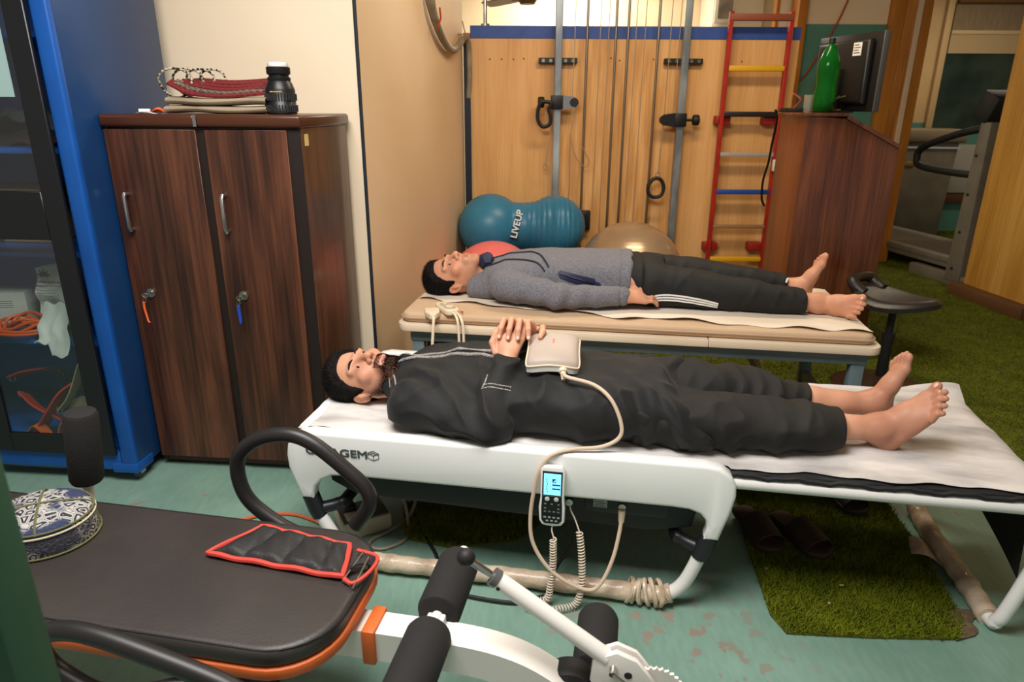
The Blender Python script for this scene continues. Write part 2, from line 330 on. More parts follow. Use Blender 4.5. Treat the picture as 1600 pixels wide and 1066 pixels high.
turf('turf_carpet','large artificial green turf carpet at the back of the room',[(-.5,2.38),(.7,2.30),(1.42,2.37),(2.4,2.33),(3.4,2.4),(5.2,3.6),(6.6,8.2),(3.3,8.2),(3.2,6.4),(2.0,6.4),(2.0,5.0),(-.3,5.0)],16000,bl=.011,seed=4)
turf('turf_offcut','dark turf offcut on the floor under the white massage bed',[(-.40,2.20),(-.36,1.98),(-.2,1.93),(.02,1.97),(.1,2.06),(.08,2.24)],60000,seed=5)
obj_torn=obj('turf_corner',MB().grid(lambda a,b:(1.235+.13*a*(.5+.5*b)+.01*math.sin(b*9),1.52+.10*b+.02*a,.006+.012*math.sin(a*3.1)*b),8,8,.003),mat('brown_backing',(110,92,66),.9,c2=(82,68,48),scale=40),None)
tag(obj_torn,'frayed brown backing at the torn corner of the turf strip','turf scrap')
# ---------------- pulley station on the partition ----------------
pu=thing('pulley_station','wall pulley station with chrome posts, guide rods and cables on the plywood','exercise machine',(0,4.93,0))
m_post=mat('post_steel_reflections',(196,206,210),.3,.55,c2=(128,134,140),scale=3,stretch=(1,1,.5),ramp=(.4,.6))  # dark reflections of the room put into the steel colour
m_rod=mat('steel_rod',(150,140,125),.3,1)
m_cab=mat('steel_cable',(178,160,135),.4,.6)
m_rub=mat('black_rubber',(26,25,25),.6)
for x in (.300,1.146):
    obj('post',MB().box((x-.024,-.024,.05),(x+.024,.024,2.5),.004,1),m_post,pu)
    br=obj('bracket',MB().box((x-.13,.025,1.672),(x+.13,.062,1.708),.003,1),m_blk,pu)
    for dx in (-.10,-.05,.05,.10): obj('bolt',MB().cyl((x+dx,.015,1.69),(x+dx,.03,1.69),.012,seg=8),m_rod,br)
for xt in (.487,.676,.757,.957): obj('guide_rod',MB().cyl((xt,-.01,.1),(xt,-.01,2.5),.009,seg=10),m_rod,pu)
for xt,z0 in ((.40,1.35),(.565,.7),(.62,.5),(.80,.55),(.86,.6),(1.03,1.25),(1.09,1.3)):
    obj('cable',MB().cyl((xt,-.02,z0),(xt+.01,-.02,2.5),.0028,seg=6),m_cab,pu)
def carriage(x,z,sd):
    c=obj('carriage',MB().box((x-.04,-.045,z-.045),(x+.04,.045,z+.045),.006),m_blk,pu)
    obj('knob',MB().cyl((x-sd*.04,-.02,z),(x-sd*.09,-.02,z),.01,seg=10).cyl((x-sd*.085,-.02,z+.0),(x-sd*.13,-.02,z),.036,seg=12,bev=.01),m_rub,c)
    obj('pulley_plate',MB().prism([(x+sd*.04,z-.045),(x+sd*.12,z-.035),(x+sd*.145,z),(x+sd*.12,z+.035),(x+sd*.04,z+.045)],-.04,-.03,'Y'),m_chr if sd>0 else m_blk,c)
    obj('pulley_wheel',MB().cyl((x+sd*.115,-.05,z),(x+sd*.115,-.02,z),.03,seg=16),m_blk,c)
carriage(.297,1.425,1); carriage(1.142,1.315,-1)
def grip(pts,label,top,bot):
    t=thing('cable_handle',label,'handle',(0,4.9,0))
    obj('strap',MB().tube(pts,.013,8,closed=True,sm=5),m_rub,t)
    obj('link_cable',MB().tube([top,bot],.003,6).tube([np.array(bot)+(0,0,.02),np.array(bot)+(.015,0,0),np.array(bot)+(0,0,-.02),np.array(bot)+(-.015,0,0)],.003,6,closed=True,sm=4),m_cab,t)
grip([(.185,-.03,1.42),(.165,-.03,1.33),(.195,-.03,1.27),(.245,-.03,1.28),(.255,-.03,1.33),(.24,-.03,1.38),(.255,-.03,1.42)],'black loop handle hanging from the left pulley carriage',(.26,0,1.25),(.225,0,1.0))
grip([(.985,-.03,.925),(.95,-.03,.885),(.95,-.03,.83),(.985,-.03,.80),(1.04,-.03,.81),(1.055,-.03,.87),(1.03,-.03,.92)],'black loop handle hanging on a cable beside the right post',(1.03,0,1.25),(1.015,0,.95))
obj('loose_cable',MB().tube([(.43,-.02,1.42),(.41,-.02,1.3),(.40,-.02,1.2),(.43,-.02,1.08),(.50,-.02,1.0),(.53,-.02,1.04),(.47,-.02,1.15)],.003,6,sm=5).tube([(.39,-.02,1.22),(.40,-.02,.95),(.385,-.02,.7),(.35,-.02,.55)],.003,6,sm=5),m_cab,pu)
obj('base_hook',MB().box((.50,.02,.55),(.56,.06,.69),.004).cyl((.53,.0,.66),(.53,.03,.66),.012,seg=8),m_blk,pu)
# ---------------- wall ladder ----------------
la=thing('wall_ladder','red framed wall ladder with yellow, black, grey and blue rungs','ladder',(0,4.90,0))
m_red=mat('red_paint',(178,38,26),.45,c2=(150,30,20),scale=9)
xl,xr=1.42,1.815
for x in (xl,xr): obj('rail',MB().box((x-.013,-.02,.02),(x+.013,.02,1.99),.004,1),m_red,la)
obj('top_bar',MB().box((xl-.01,-.024,1.935),(xr+.01,.024,1.975),.004),mat('red_brown',(142,72,46),.55),la)
for z,n,c,h in ((1.645,'yellow_rung',(222,168,24),.034),(1.355,'black_rung',(30,28,28),.034),(1.09,'grey_rung',(168,160,152),.028),(.835,'blue_rung',(34,78,160),.032),(.59,'brown_rung',(150,112,76),.026),(.355,'yellow_rung',(222,168,24),.032),(.15,'black_rung',(30,28,28),.032)):
    obj(n,MB().box((xl+.012,-.018,z-h/2),(xr-.012,.018,z+h/2),.005),mat(n,c,.45),la)
for z in (1.315,.44):
    for x in (xl+.02,xr-.05): obj('bracket',MB().box((x-.05,.015,z-.028),(x+.05,.095,z+.028),.006),mat('bracket_red',(150,30,24),.5),la)
obj('plug_socket',MB().box((xr-.02,-.05,.98),(xr+.03,-.02,1.06),.008),mat('white_plastic',(230,228,222),.4),la)
cr=tag(obj('dangling_wire',MB().tube([(1.60,4.40,1.385),(1.62,4.42,1.36),(1.66,4.52,1.30),(1.70,4.66,1.18),(1.72,4.74,1.05),(1.72,4.80,.92),(1.74,4.84,.80),(1.77,4.86,.745)],.008,6,sm=6),m_rub),'black wire dropping from the lectern back past the ladder','wire')
# ---------------- balls ----------------
def ribbed(r,z): return z
m_bb=mat('blue_vinyl',(52,124,156),.38,c2=(44,110,142),scale=3)
pb=thing('peanut_ball','blue ribbed peanut exercise ball wedged behind the pink ball','exercise ball',(.065,4.755,.605),0)
prof=[]
for i in range(97):
    x=-.44+.88*i/96
    rL=max(0,.225**2-(x+.215)**2); rR=max(0,.215**2-(x-.225)**2); r=max(math.sqrt(rL),math.sqrt(rR))
    wv=.165+.055*min(1,(abs(x)/.215))**2
    if abs(x)<.215: r=max(r,wv)
    if .02<abs(x)<.40 and x>0: r+=.0035*math.cos(x*180)
    prof.append((max(r,.001),x))
obj('ball_body',MB().lathe(prof,seg=48,M=Matrix.Rotation(R(90),4,'Y')@Matrix.Rotation(0,4,'Z')),m_bb,pb)
text('lettering','LIVEUP',.062,mat('white_print',(222,228,228),.5),pb,Matrix.Translation((-.035,-.172,.045))@Matrix.Rotation(R(-14),4,'X')@Matrix.Rotation(R(-76),4,'Y')@Matrix.Rotation(R(90),4,'X')@Matrix.Diagonal((1,1,1,1)),ext=.012,bold=.0012)
def ball(name,c,r,m,label,ribs=True):
    t=thing(name,label,'exercise ball',(c[0],c[1],0))
    pr=[(max(.001,(r+(.0012*math.cos(a*60) if ribs else 0))*math.sin(a)),r-r*math.cos(a)) for a in np.linspace(0,math.pi,80)]
    obj('ball_body',MB().lathe(pr,seg=56),m,t); obj('valve',MB().cyl((0,0,2*r-.002),(0,0,2*r+.002),.008,seg=10),m,t)
ball('exercise_ball',(-.12,4.28),.295,mat('pink_vinyl',(234,120,116),.4,c2=(224,108,106),scale=3),'pink exercise ball behind the head of the man in grey')
ball('exercise_ball',(.78,4.45),.345,mat('silver_vinyl',(176,150,118),.28,.35,c2=(160,134,104),scale=3,coat=.3),'shiny silver exercise ball behind the man in grey')
# ---------------- lectern with monitor and bottle ----------------
m_lw=wood('lectern_wood',(66,30,15),(98,49,26),(124,68,38),'Z',1.0,.28,.25,bands=10,dist=1.2)
m_lwl=wood('lectern_front_wood',(92,44,22),(118,60,30),(138,74,38),'Z',.8,.3,.25,bands=8,dist=1)
le=thing('lectern','dark wooden lectern with a sloping reading top','lectern',(1.54,3.75,0),-3)
prof=[(0,0),(.49,0),(.49,1.195),(.195,1.345),(0,1.36)]
obj('side_panel',MB().prism(prof,0,.02,'Y',.001),m_lw,le); obj('side_panel',MB().prism(prof,.43,.45,'Y',.001),m_lw,le)
obj('front_panel',MB().box((0,.021,0),(.02,.429,1.358)),m_lwl,le)
obj('shelf',MB().box((.021,.021,.5),(.47,.429,.52)),m_lw,le)
obj('top_board',MB().box((-.02,-.01,1.356),(.20,.46,1.374),.003),m_lw,le)
obj('reading_slope',MB().prism([(.196,1.346),(.49,1.196),(.50,1.212),(.2,1.366)],-.008,.458,'Y'),m_lw,le)
mo=thing('monitor','black flat monitor seen from behind on the lectern','monitor',(1.825,4.03,1.36),-75)
m_mon=mat('black_plastic',(28,25,23),.4)
obj('shell',MB().box((-.245,-.0,.02),(.245,.03,.415),.006),m_mon,mo)
obj('back_bulge',MB().prism([(-.20,.06),(.20,.06),(.20,.38),(-.20,.38)],-.045,.0,'Y',.02,3),m_mon,mo)
obj('screen',MB().box((-.225,.030,.04),(.225,.032,.395)),mat('dark_screen',(14,14,16),.15),mo)
obj('bezel_edge',MB().box((.244,-.002,.02),(.252,.034,.415),.003),mat('grey_bezel',(86,84,86),.35),mo)
obj('stand_neck',MB().box((-.04,-.075,.02),(.04,-.035,.24),.008),m_mon,mo)
obj('stand_foot',MB().lathe([(.11,.013),(.11,.02),(.06,.028),(.001,.03)],c=(0,-.05,0)),m_mon,mo)
st=obj('sticker',MB().box((.09,-.0475,.30),(.15,-.045,.365)),mat('white_label',(226,222,214),.6),mo)
for k in range(4): obj('sticker_print',MB().box((.097,-.0482,.312+.013*k),(.097+.045-.01*(k%2),-.0474,.316+.013*k)),m_mon,st)
cb=MB()
for k in range(4): cb.tube([(-.06+.05*k,-.05,.10),(-.05+.04*k,-.10,.05+.01*k),(-.02+.03*k,-.13,.025),(.08+.02*k,-.11,.03)],.004,6,sm=5)
obj('cables',cb,mat('olive_cable',(92,84,44),.5),mo)
bo=thing('soda_bottle','green plastic soda bottle with a black cap on the lectern','bottle',(1.655,3.86,1.375))
m_gr=mat('green_pet',(30,150,52),.10,trans=.75,ior=1.25,c2=(22,128,40),scale=10)
pr=[(.001,.002),(.036,0),(.050,.012),(.056,.04),(.055,.09),(.051,.12),(.052,.16),(.056,.20),(.055,.235),(.048,.27),(.036,.30),(.022,.325),(.0145,.338),(.0145,.352)]
obj('bottle_body',MB().lathe(pr,seg=28),m_gr,bo); obj('cap',MB().lathe([(.0165,.343),(.0165,.364),(.014,.367)],seg=20),m_blk,bo)
obj('soda',MB().lathe([(.001,.006),(.033,.004),(.046,.014),(.052,.04),(.051,.055),(.001,.056)],seg=24),mat('dark_green_liquid',(20,84,22),.2),bo)
gl=thing('drinking_glass','small clear glass beside the green bottle','glass',(1.60,3.92,1.375))
obj('glass_body',MB().lathe([(.001,0),(.022,0),(.026,.09),(.024,.09),(.02,.006),(.001,.006)],seg=20),mat('clear_glass',(235,235,225),.05,trans=.9),gl)
tag(obj('adapter_strip',MB().box((1.535,4.02,1.375),(1.64,4.16,1.398),.004),m_rub),'flat black adapter lying on the lectern top','adapter')
tag(obj('red_wire',MB().tube([(1.60,4.14,1.39),(1.80,4.6,1.41),(2.02,5.1,1.46),(2.45,6.38,1.55),(2.60,6.46,1.72),(2.80,6.48,2.1),(2.92,6.48,2.5),(2.98,6.48,2.84)],.007,6,sm=6),mat('red_wire',(182,60,36),.5)),'red wire running up the teal wall behind the bottle','wire')
# ---------------- stool ----------------
so=thing('stool','black moulded stool seat with handle slot on a metal column','stool',(1.94,3.34,0),-58)
def seat(a,b):
    t=a*2*math.pi; r=b; x=.205*math.cos(t)*(1+.06*math.cos(t)); y=.175*math.sin(t)*(1-.12*math.cos(t)); z=.03*(abs(x)/.19)**2*r*r+(.02*max(0,-math.cos(t))*r**3)
    return (x*r,y*r,.498+z-.028*r**10)
obj('seat',MB().grid(seat,40,12,.022),mat('black_seat_plastic',(38,34,32),.38,bump=.15,bscale=90),so)
hd=[(-.12,-.085,.500),(-.165,-.088,.525),(-.195,-.075,.550),(-.205,0,.558),(-.195,.075,.550),(-.165,.088,.525),(-.12,.085,.500)]
obj('seat_handle',MB().tube(hd,[.03,.03,.028,.027,.028,.03,.03],12,sm=5),MC['black_seat_plastic'],so)
obj('column',MB().cyl((0,0,.05),(0,0,.30),.027).cyl((0,0,.30),(0,0,.49),.018).cyl((0,0,.27),(0,0,.31),.031),m_rub,so)
obj('seat_plate',MB().box((-.08,-.06,.465),(.08,.06,.485),.004),m_rub,so)
obj('height_lever',MB().tube([(-.02,-.02,.468),(-.10,-.10,.462),(-.16,-.15,.455)],.006,6,sm=4),m_rub,so)
obj('foot_base',MB().lathe([(.23,.0),(.235,.012),(.2,.03),(.08,.05),(.03,.07)],seg=36),mat('brown_base',(62,44,32),.35),so)
# ---------------- far gym machines ----------------
tr=thing('treadmill','grey treadmill with handrail and console beside the yellow board','treadmill',(3.93,6.18,0),-80)
m_tg=mat('grey_metal',(120,112,98),.45,c2=(104,97,86),scale=5); m_tb=mat('black_belt',(72,60,46),.7)
obj('deck',MB().box((-1.4,-.33,.12),(.6,.33,.19),.01),m_tg,tr); obj('belt',MB().box((-1.35,-.25,.186),(.5,.25,.197)),m_tb,tr)
for s in (-1,1):
    obj('side_rail',MB().box((-1.4,s*.30-.04,.16),(.6,s*.30+.04,.215),.01),m_tg,tr)
    obj('foot_bar',MB().box((.1,s*.36-.04,.0),(.95,s*.36+.04,.10),.008),m_tg,tr)
    u=obj('upright',MB().prism([(.52,.05),(.68,.05),(.66,1.30),(.56,1.30)],s*.36-.05,s*.36+.05,'Y',.008),m_tg,tr)
    for k in range(4): obj('bolt',MB().cyl((.585,s*.36-.055,.15+.3*k),(.585,s*.36+.055,.15+.3*k),.012,seg=8),m_blk,u)
    obj('handrail',MB().tube([(.58,s*.36,1.26),(.3,s*.36,1.2),(-.05,s*.36,1.08),(-.10,s*.36,.98),(-.03,s*.36,.92),(.3,s*.36,.9),(.58,s*.36,.9)],.03,10,sm=5),m_rub,tr)
obj('console',MB().box((.48,-.42,1.30),(.66,.42,1.52),.03,rot=Matrix.Rotation(R(25),4,'Y')),m_rub,tr)
obj('cross_bar',MB().cyl((.55,-.36,1.2),(.55,.36,1.2),.025),m_tg,tr)
gc=thing('machine_housing','grey metal machine cabinet behind the lectern beside the treadmill','machine',(4.45,7.88,0),-10)
obj('housing',MB().prism([(-.32,0),(.32,0),(.36,1.05),(-.30,1.08)],-.25,.25,'Y',.02),m_tg,gc); obj('top_cover',MB().box((-.36,-.29,1.05),(.42,.29,1.19),.03),mat('grey_cover',(132,118,96),.4),gc)
obj('trim_line',MB().box((-.33,-.262,.99),(.37,-.25,1.01)),m_chr,gc); obj('badge',MB().sph((-.1,-.255,.82),.05,(1,.15,.6)),mat('brass_badge',(130,100,40),.4),gc)
yb=thing('plywood_board','tall yellow plywood board standing at the right edge','board',(3.545,5.23,0),-86)
obj('board',MB().box((0,0,.10),(2.2,.05,2.6),.004),wood('yellow_ply',(176,120,40),(198,144,58),(214,164,82),'Z',.7,.55,bands=7,dist=1),yb)
obj('base_block',MB().box((-.05,-.08,0),(.7,.12,.1),.004),mat('brown_rail',(96,62,34),.5),yb); obj('teal_plinth',MB().box((.7,-.05,0),(2.2,.1,.1),.003),m_teal,yb)
# ---------------- far couch (beige mat on a cream board) ----------------
B2=(-.477,2.662,0); Y2=-8.57
c2=thing('treatment_couch','cream topped treatment couch on a blue grey steel frame','couch',B2,Y2)
m_board=mat('cream_board',(222,204,178),.4,c2=(212,192,164),scale=3); m_bg=mat('blue_grey_steel',(104,120,124),.45,c2=(92,108,112),scale=4)
_r=rrect(1.88,.76,.05,5,.94,.38); JU=1.245
obj('board',MB().prism([p for p in _r if p[0]>JU][:6]+[(JU+.0012,.76),(JU+.0012,0)]+[p for p in _r if p[0]>JU][6:],.525,.556,'Z',.004),m_board,c2)
obj('board',MB().prism([(JU-.0012,0),(JU-.0012,.76)]+[p for p in _r if p[0]<JU],.525,.556,'Z',.004),m_board,c2)
for v in (.035,.68): obj('side_beam',MB().box((.05,v,.475),(1.84,v+.045,.524),.003),m_bg,c2)
for u in (.05,1.79): obj('end_beam',MB().box((u,.08,.475),(u+.045,.68,.524),.003),m_bg,c2)
for u in (.055,1.785):
    for v in (.04,.68): obj('leg',MB().box((u,v,0),(u+.05,v+.045,.475),.003),m_bg,c2)
obj('stretcher',MB().box((.1,.36,.16),(1.8,.40,.2),.003),m_bg,c2)
for u in (.06,1.79): obj('cross_stretcher',MB().box((u,.08,.16),(u+.04,.68,.2),.003),m_bg,c2)
m_brace=mat('beige_steel',(150,128,104),.5)
obj('brace',MB().tube([(1.42,.38,.50),(1.62,.38,.12)],.02,4),m_brace,c2); obj('brace',MB().tube([(.45,.38,.50),(.25,.38,.12)],.02,4),m_brace,c2)
mp=thing('thermal_mat','beige rounded thermal mat on the far couch','mat',B2,Y2)
def mat_top(a,b):
    return (.01+1.845*a,.0,.0)
m_beige=mat('beige_mat_cloth',(196,168,138),.75,c2=(186,156,126),scale=4,bump=.1,bscale=120)
obj('mat_body',MB().prism(rrect(1.84,.73,.045,6,.935,.385),.557,.598,'Z',.017,4),m_beige,mp)
obj('edge_piping',MB().tube([(p[0],p[1],.578) for p in rrect(1.846,.736,.048,6,.935,.385)],.004,6,closed=True),mat('mat_piping',(176,146,116),.7),mp)
m_sheet=mat('nonwoven_sheet',(212,206,202),.85,c2=(158,153,151),scale=11,stretch=(.35,1,1),detail=8,bump=.5,bscale=45,bstretch=(.4,1,1),ramp=(.42,.72))
m_sheet2=mat('cream_sheet',(226,214,198),.85,c2=(206,190,170),scale=7,stretch=(.35,1,1),detail=6,bump=.2,bscale=50,ramp=(.38,.72))
def sheet2(a,b):
    u=.035+1.81*a; fr=.055+.18*(1-a)**2+.035*math.sin(a*23)*math.exp(-((a-.42)/.2)**2)+.01*math.sin(a*61); bk=.70
    v=fr+(bk-fr)*b; e=np.array([u*6,v*14,3.1]); z=.6005+.006*max(0,float(fbm(e,3))+.1)+.010*math.exp(-b*18)*(.5+.5*math.sin(a*40+2*math.sin(a*13)))
    return (u,v,z)
sh2=tag(obj('disposable_sheet',MB().grid(sheet2,150,50,.0012),m_sheet2,None,loc=B2,rot=(0,0,R(Y2))),'cream disposable sheet under the man in the grey hoodie','sheet')
# controller and plug of the thermal mat
m_ctl=mat('ivory_plastic',(222,204,176),.4)
ct=thing('mat_controller','ivory hand controller with buttons lying on the thermal mat','controller',(B2[0]+.21,B2[1]+.035,.60),-62)
obj('shell',MB().prism(rrect(.145,.062,.025,5),0,.024,'Z',.006,3),m_ctl,ct); obj('panel',MB().prism(rrect(.10,.045,.018,5,.005),.0235,.0255,'Z'),mat('grey_panel',(176,160,138),.4),ct)
for x,r in ((.025,.016),(-.02,.007),(-.035,.007)): obj('button',MB().cyl((x,0,.025),(x,0,.029),r,seg=14),m_ctl,ct)
obj('cable',MB().tube([(.07,.008,.012),(.11,.008,.006),(.135,.01,-.03),(.14,.01,-.12),(.15,.01,-.3),(.15,.02,-.5)],.0055,8,sm=6),m_ctl,ct)
obj('cable',MB().tube([(.07,-.006,.012),(.105,-.006,.006),(.125,-.006,-.03),(.13,-.006,-.12),(.125,-.006,-.3),(.13,-.005,-.5)],.0055,8,sm=6),m_ctl,ct)
obj('red_mark',MB().box((.06,.032,.008),(.075,.04,.011)),mat('red_tie',(176,52,30),.5),ct)
pl=thing('mat_plug','ivory cable plug at the corner of the thermal mat','plug',(B2[0]+.155,B2[1]-.015,.592),-80)
obj('plug_body',MB().prism([(-.06,-.03),(0,-.03),(.035,-.012),(.035,.012),(0,.03),(-.06,.03)],-.004,.022,'Z',.006,3),m_ctl,pl)
obj('cable',MB().tube([(.03,0,.01),(.055,0,.0),(.07,-.005,-.05),(.075,-.01,-.15),(.07,-.01,-.5)],.006,8,sm=6),m_ctl,pl)
tag(obj('red_storage_box',MB().box((-.40,3.02,0),(.40,3.30,.38),.01),mat('dark_red_box',(84,28,20),.6)),'dark red box stored under the far couch','box')
# ---------------- wooden locker ----------------
m_wal=wood('walnut_laminate',(40,20,13),(70,38,24),(100,58,38),'Z',1.0,.38,.1,bands=13,dist=2.2)
m_wside=wood('walnut_side',(54,32,21),(76,47,32),(94,60,42),'Z',1.3,.32,.15,bands=20,dist=.4)
m_wtop=mat('brown_edge_band',(78,42,26),.3,c2=(66,34,20),scale=12,stretch=(.1,1,1)); m_wd=mat('dark_gap',(26,14,9),.6)
wl=thing('wooden_locker','dark walnut two door locker with keys in both locks','locker',(-1.425,2.478,0),-4.9)
Wd=.703
obj('carcass',MB().box((.012,.03,.045),(Wd-.012,.50,1.325),.002,1),m_wside,wl)
obj('side_panel',MB().box((Wd-.012,.012,.03),(Wd,.50,1.325),.001,1),m_wside,wl); obj('side_panel',MB().box((0,.012,.03),(.012,.50,1.325),.001,1),m_wside,wl)
for a,b in ((-.004,.343),(.345,Wd+.012)): obj('top_board',MB().box((a,-.014,1.325),(b,.51,1.368),.012,3),m_wtop,wl)
obj('frame_strip',MB().box((.335,.005,.04),(.368,.03,1.32)),m_wd,wl); obj('frame_strip',MB().box((Wd-.045,.004,.04),(Wd-.001,.03,1.32)),m_wd,wl)
obj('plinth',MB().box((.01,.03,.012),(Wd-.01,.5,.045)),m_wtop,wl)
for u in (.05,.64):
    for v in (.06,.44): obj('foot',MB().cyl((u,v,0),(u,v,.014),.02,seg=12),m_rub,wl)
m_alu=mat('brushed_aluminium',(196,194,192),.3,1); m_nik=mat('nickel',(200,196,188),.25,1)
for a,b,hx,kc,key in ((.004,.337,.055,'orange',(224,92,40)),(.368,Wd-.044,.414,'blue',(34,70,170))):
    d=obj('door',MB().box((a,-.006,.05),(b,.012,1.318),.002,1),m_wal,wl)
    hz=1.035
    obj('handle',MB().tube([(hx,-.006,hz+.062),(hx,-.026,hz+.064),(hx,-.032,hz+.055),(hx,-.032,hz-.055),(hx,-.026,hz-.064),(hx,-.006,hz-.062)],.0075,8),m_alu,d)
    lz=.735; lx=hx+.025
    obj('lock',MB().cyl((lx,-.006,lz),(lx,-.012,lz),.017,seg=20).cyl((lx,-.012,lz),(lx,-.018,lz),.010,seg=16),m_nik,d)
    obj('key',MB().box((lx-.003,-.045,lz-.006),(lx+.001,-.018,lz+.006)).tube([(lx,-.045,lz+.008),(lx-.012,-.045,lz),(lx,-.045,lz-.010),(lx+.01,-.045,lz)],.002,6,closed=True,sm=4),m_nik,d)
    obj(kc+'_tag',MB().prism([(lx-.02+(.01 if kc=='blue' else 0),lz-.10),(lx-.006,lz-.10),(lx,lz-.085),(lx-.002,lz-.03),(lx-.014,lz-.03)],-.048,-.044,'Y') if kc=='blue' else MB().tube([(lx-.012,-.045,lz-.025),(lx-.013,-.045,lz-.05),(lx-.006,-.045,lz-.10),(lx+.0,-.045,lz-.105)],[.005,.005,.004,.003],4),mat(kc+'_key_tag',key,.5),d)
    obj('key_ring',MB().tube([(lx-.004,-.046,lz-.008),(lx-.012,-.046,lz-.018),(lx-.008,-.046,lz-.03),(lx,-.046,lz-.02)],.0012,5,closed=True,sm=4),m_nik,d)
obj('price_sticker',MB().box((Wd-.0005,.04,1.265),(Wd+.001,.075,1.305)),mat('yellowed_paper',(220,190,120),.7),wl)
m_mtl=mat('chrome',(190,192,195),.18,1); obj('edge_clip',MB().box((.338,-.0155,1.328),(.350,-.013,1.366)),m_mtl,wl)
# things on the locker, local frame helper
ML=wl.matrix_basis if False else Matrix.Translation((-1.425,2.478,0))@Matrix.Rotation(R(-4.9),4,'Z')
def lp(u,v,z): return tuple(ML@Vector((u,v,z)))
LS=1.12
ln=thing('camera_lens','black camera zoom lens with a white cap standing on the locker','lens',lp(.60,.12,1.369))
m_lb=mat('lens_black',(20,20,21),.4); m_lr=mat('lens_rubber',(30,30,31),.7,bump=.9,bscale=170)
obj('barrel',MB().lathe([(.044,0),(.0465,.003),(.0465,.028),(.045,.03),(.045,.078),(.043,.085),(.038,.10),(.034,.107)],seg=40),m_lb,ln)
for z0,z1,r in ((.008,.03,.0475),(.044,.066,.0465)):
    g=MB()
    for k in range(36):
        a=2*math.pi*k/36; g.box((r*math.cos(a)-.0018,r*math.sin(a)-.0018,z0),(r*math.cos(a)+.0018,r*math.sin(a)+.0018,z1))
    obj('grip_ring',g,m_lr,ln)
obj('rear_ring',MB().lathe([(.033,.106),(.035,.110),(.035,.118),(.030,.121),(.030,.126),(.034,.128),(.036,.132),(.036,.150),(.034,.152)],seg=36),m_lb,ln)
obj('white_cap',MB().lathe([(.030,.151),(.032,.156),(.030,.166),(.001,.168)],seg=30),mat('white_plastic',(230,228,222),.4),ln)
for z,s_ in ((.086,'NANO CRYSTAL'),):
    pass
gm=mat('gold_print',(210,176,90),.4)
for k in range(9): obj('gold_marking',MB().box((-.018+.0042*k,-.0462,.0705),(-.0152+.0042*k,-.0448,.0735+.001*(k%2))),gm,ln)
ln.scale=(LS,LS,1.02)
cl=tag(obj('folded_cloth',MB().grid(lambda a,b:(0,0,0),1,1),mat('khaki_cloth',(152,136,112),.9,c2=(136,120,98),scale=6,bump=.2,bscale=80)),'folded khaki cloth lying on the locker top','cloth')
def roll(y0,y1,z0,h,n=3,seed=0):
    mb=MB()
    for k in range(n):
        zz=z0+h*(k+.5)/n; rr=h/n*.5
        def fn(a,b,zz=zz,rr=rr,k=k):
            t=b*2*math.pi; v=y0+(y1-y0)*(.5-.5*math.cos(t)*1.0); e=abs(math.cos(t))**8
            return (.19+.37*a+.006*math.sin(b*7+k),v+.01*math.sin(a*9+k),zz+rr*1.02*math.copysign(abs(math.sin(t))**.45,math.sin(t))+.003*math.sin(a*7+k*2))
        mb.grid(fn,30,24)
    return mb
me_=roll(.07,.25,1.3695,.055,2); cl.data.clear_geometry(); cl.data.from_pydata([lp(*v) for v in me_.v],[],me_.f); cl.data.update()
cl.data.polygons.foreach_set('use_smooth',[True]*len(cl.data.polygons))
def woven(name,c,cc):
    m=mat(name,c,.85); nt=m.node_tree; N=nt.nodes; L=nt.links
    tc=N.new('ShaderNodeTexCoord'); w=N.new('ShaderNodeTexChecker'); w.inputs['Scale'].default_value=90; w.inputs[1].default_value=lin(c); w.inputs[2].default_value=lin(cc); L.new(tc.outputs['Object'],w.inputs[0]); L.new(w.outputs[0],N['Principled BSDF'].inputs['Base Color']); return m
m_ws=woven('red_woven_strap',(122,22,26),(90,18,20)); m_rope=woven('black_white_rope',(42,38,36),(186,172,150)); m_gs=woven('grey_woven_strap',(120,104,90),(70,60,54))
sb=thing('strap_bundle','bundle of dark red woven straps with black and white rope loops on the locker','straps',lp(.34,.15,1.426))
prf=[(-1,-.14),(1,-.14),(1,.14),(-1,.14)]
for k in range(5):
    dy=-.05+.025*k; zz=.004+.011*k
    obj('woven_strap',MB().tube([(-.13+.01*k,dy,zz+.045-.01*k),(-.06,dy+.01,zz+.01+.004*math.sin(k)),(.05,dy-.008,zz),(.15,dy+.006*k,zz+.006),(.24,dy*.6,zz+.012)],.024,prof=prf,sm=6,up=(0,1,.3)),m_ws if k!=1 else m_gs,sb)
for k in range(4):
    c=(-.13+.035*k,.0+.02*k,.045+.004*k); r=.052-.004*k
    obj('rope_loop',MB().tube([(c[0]+r*1.1*math.cos(a),c[1]+.3*r*math.sin(a*2)+.004*k,c[2]+r*.95*math.sin(a)) for a in np.linspace(0,2*math.pi,13)[:-1]],.0042,7,closed=True,sm=4),m_rope,sb)
obj('grey_flap',MB().prism([(.19,.045),(.235,.085),(.26,.06),(.25,.04)],.03,.034,'Y'),mat('grey_felt',(128,118,104),.9),sb)
sm_=thing('small_clutter','small white tube and orange wrapper at the locker edge','clutter',lp(.13,.08,1.369))
obj('white_tube',MB().cyl((-.035,0,.008),(0,.01,.008),.0075,seg=12),mat('white_plastic',(230,228,222),.4),sm_)
obj('orange_wrapper',MB().grid(lambda a,b:(.01+.05*a,-.01+.03*b,.004+.018*math.sin(a*3.1)*(.6+.4*math.sin(b*6))),8,6,.001),mat('orange_wrap',(228,96,40),.5),sm_)
obj('paper_scrap',MB().grid(lambda a,b:(-.03+.10*a,-.035+.025*b,.002+.004*math.sin(a*6)),8,4,.0006),mat('white_label',(226,222,214),.6),sm_)
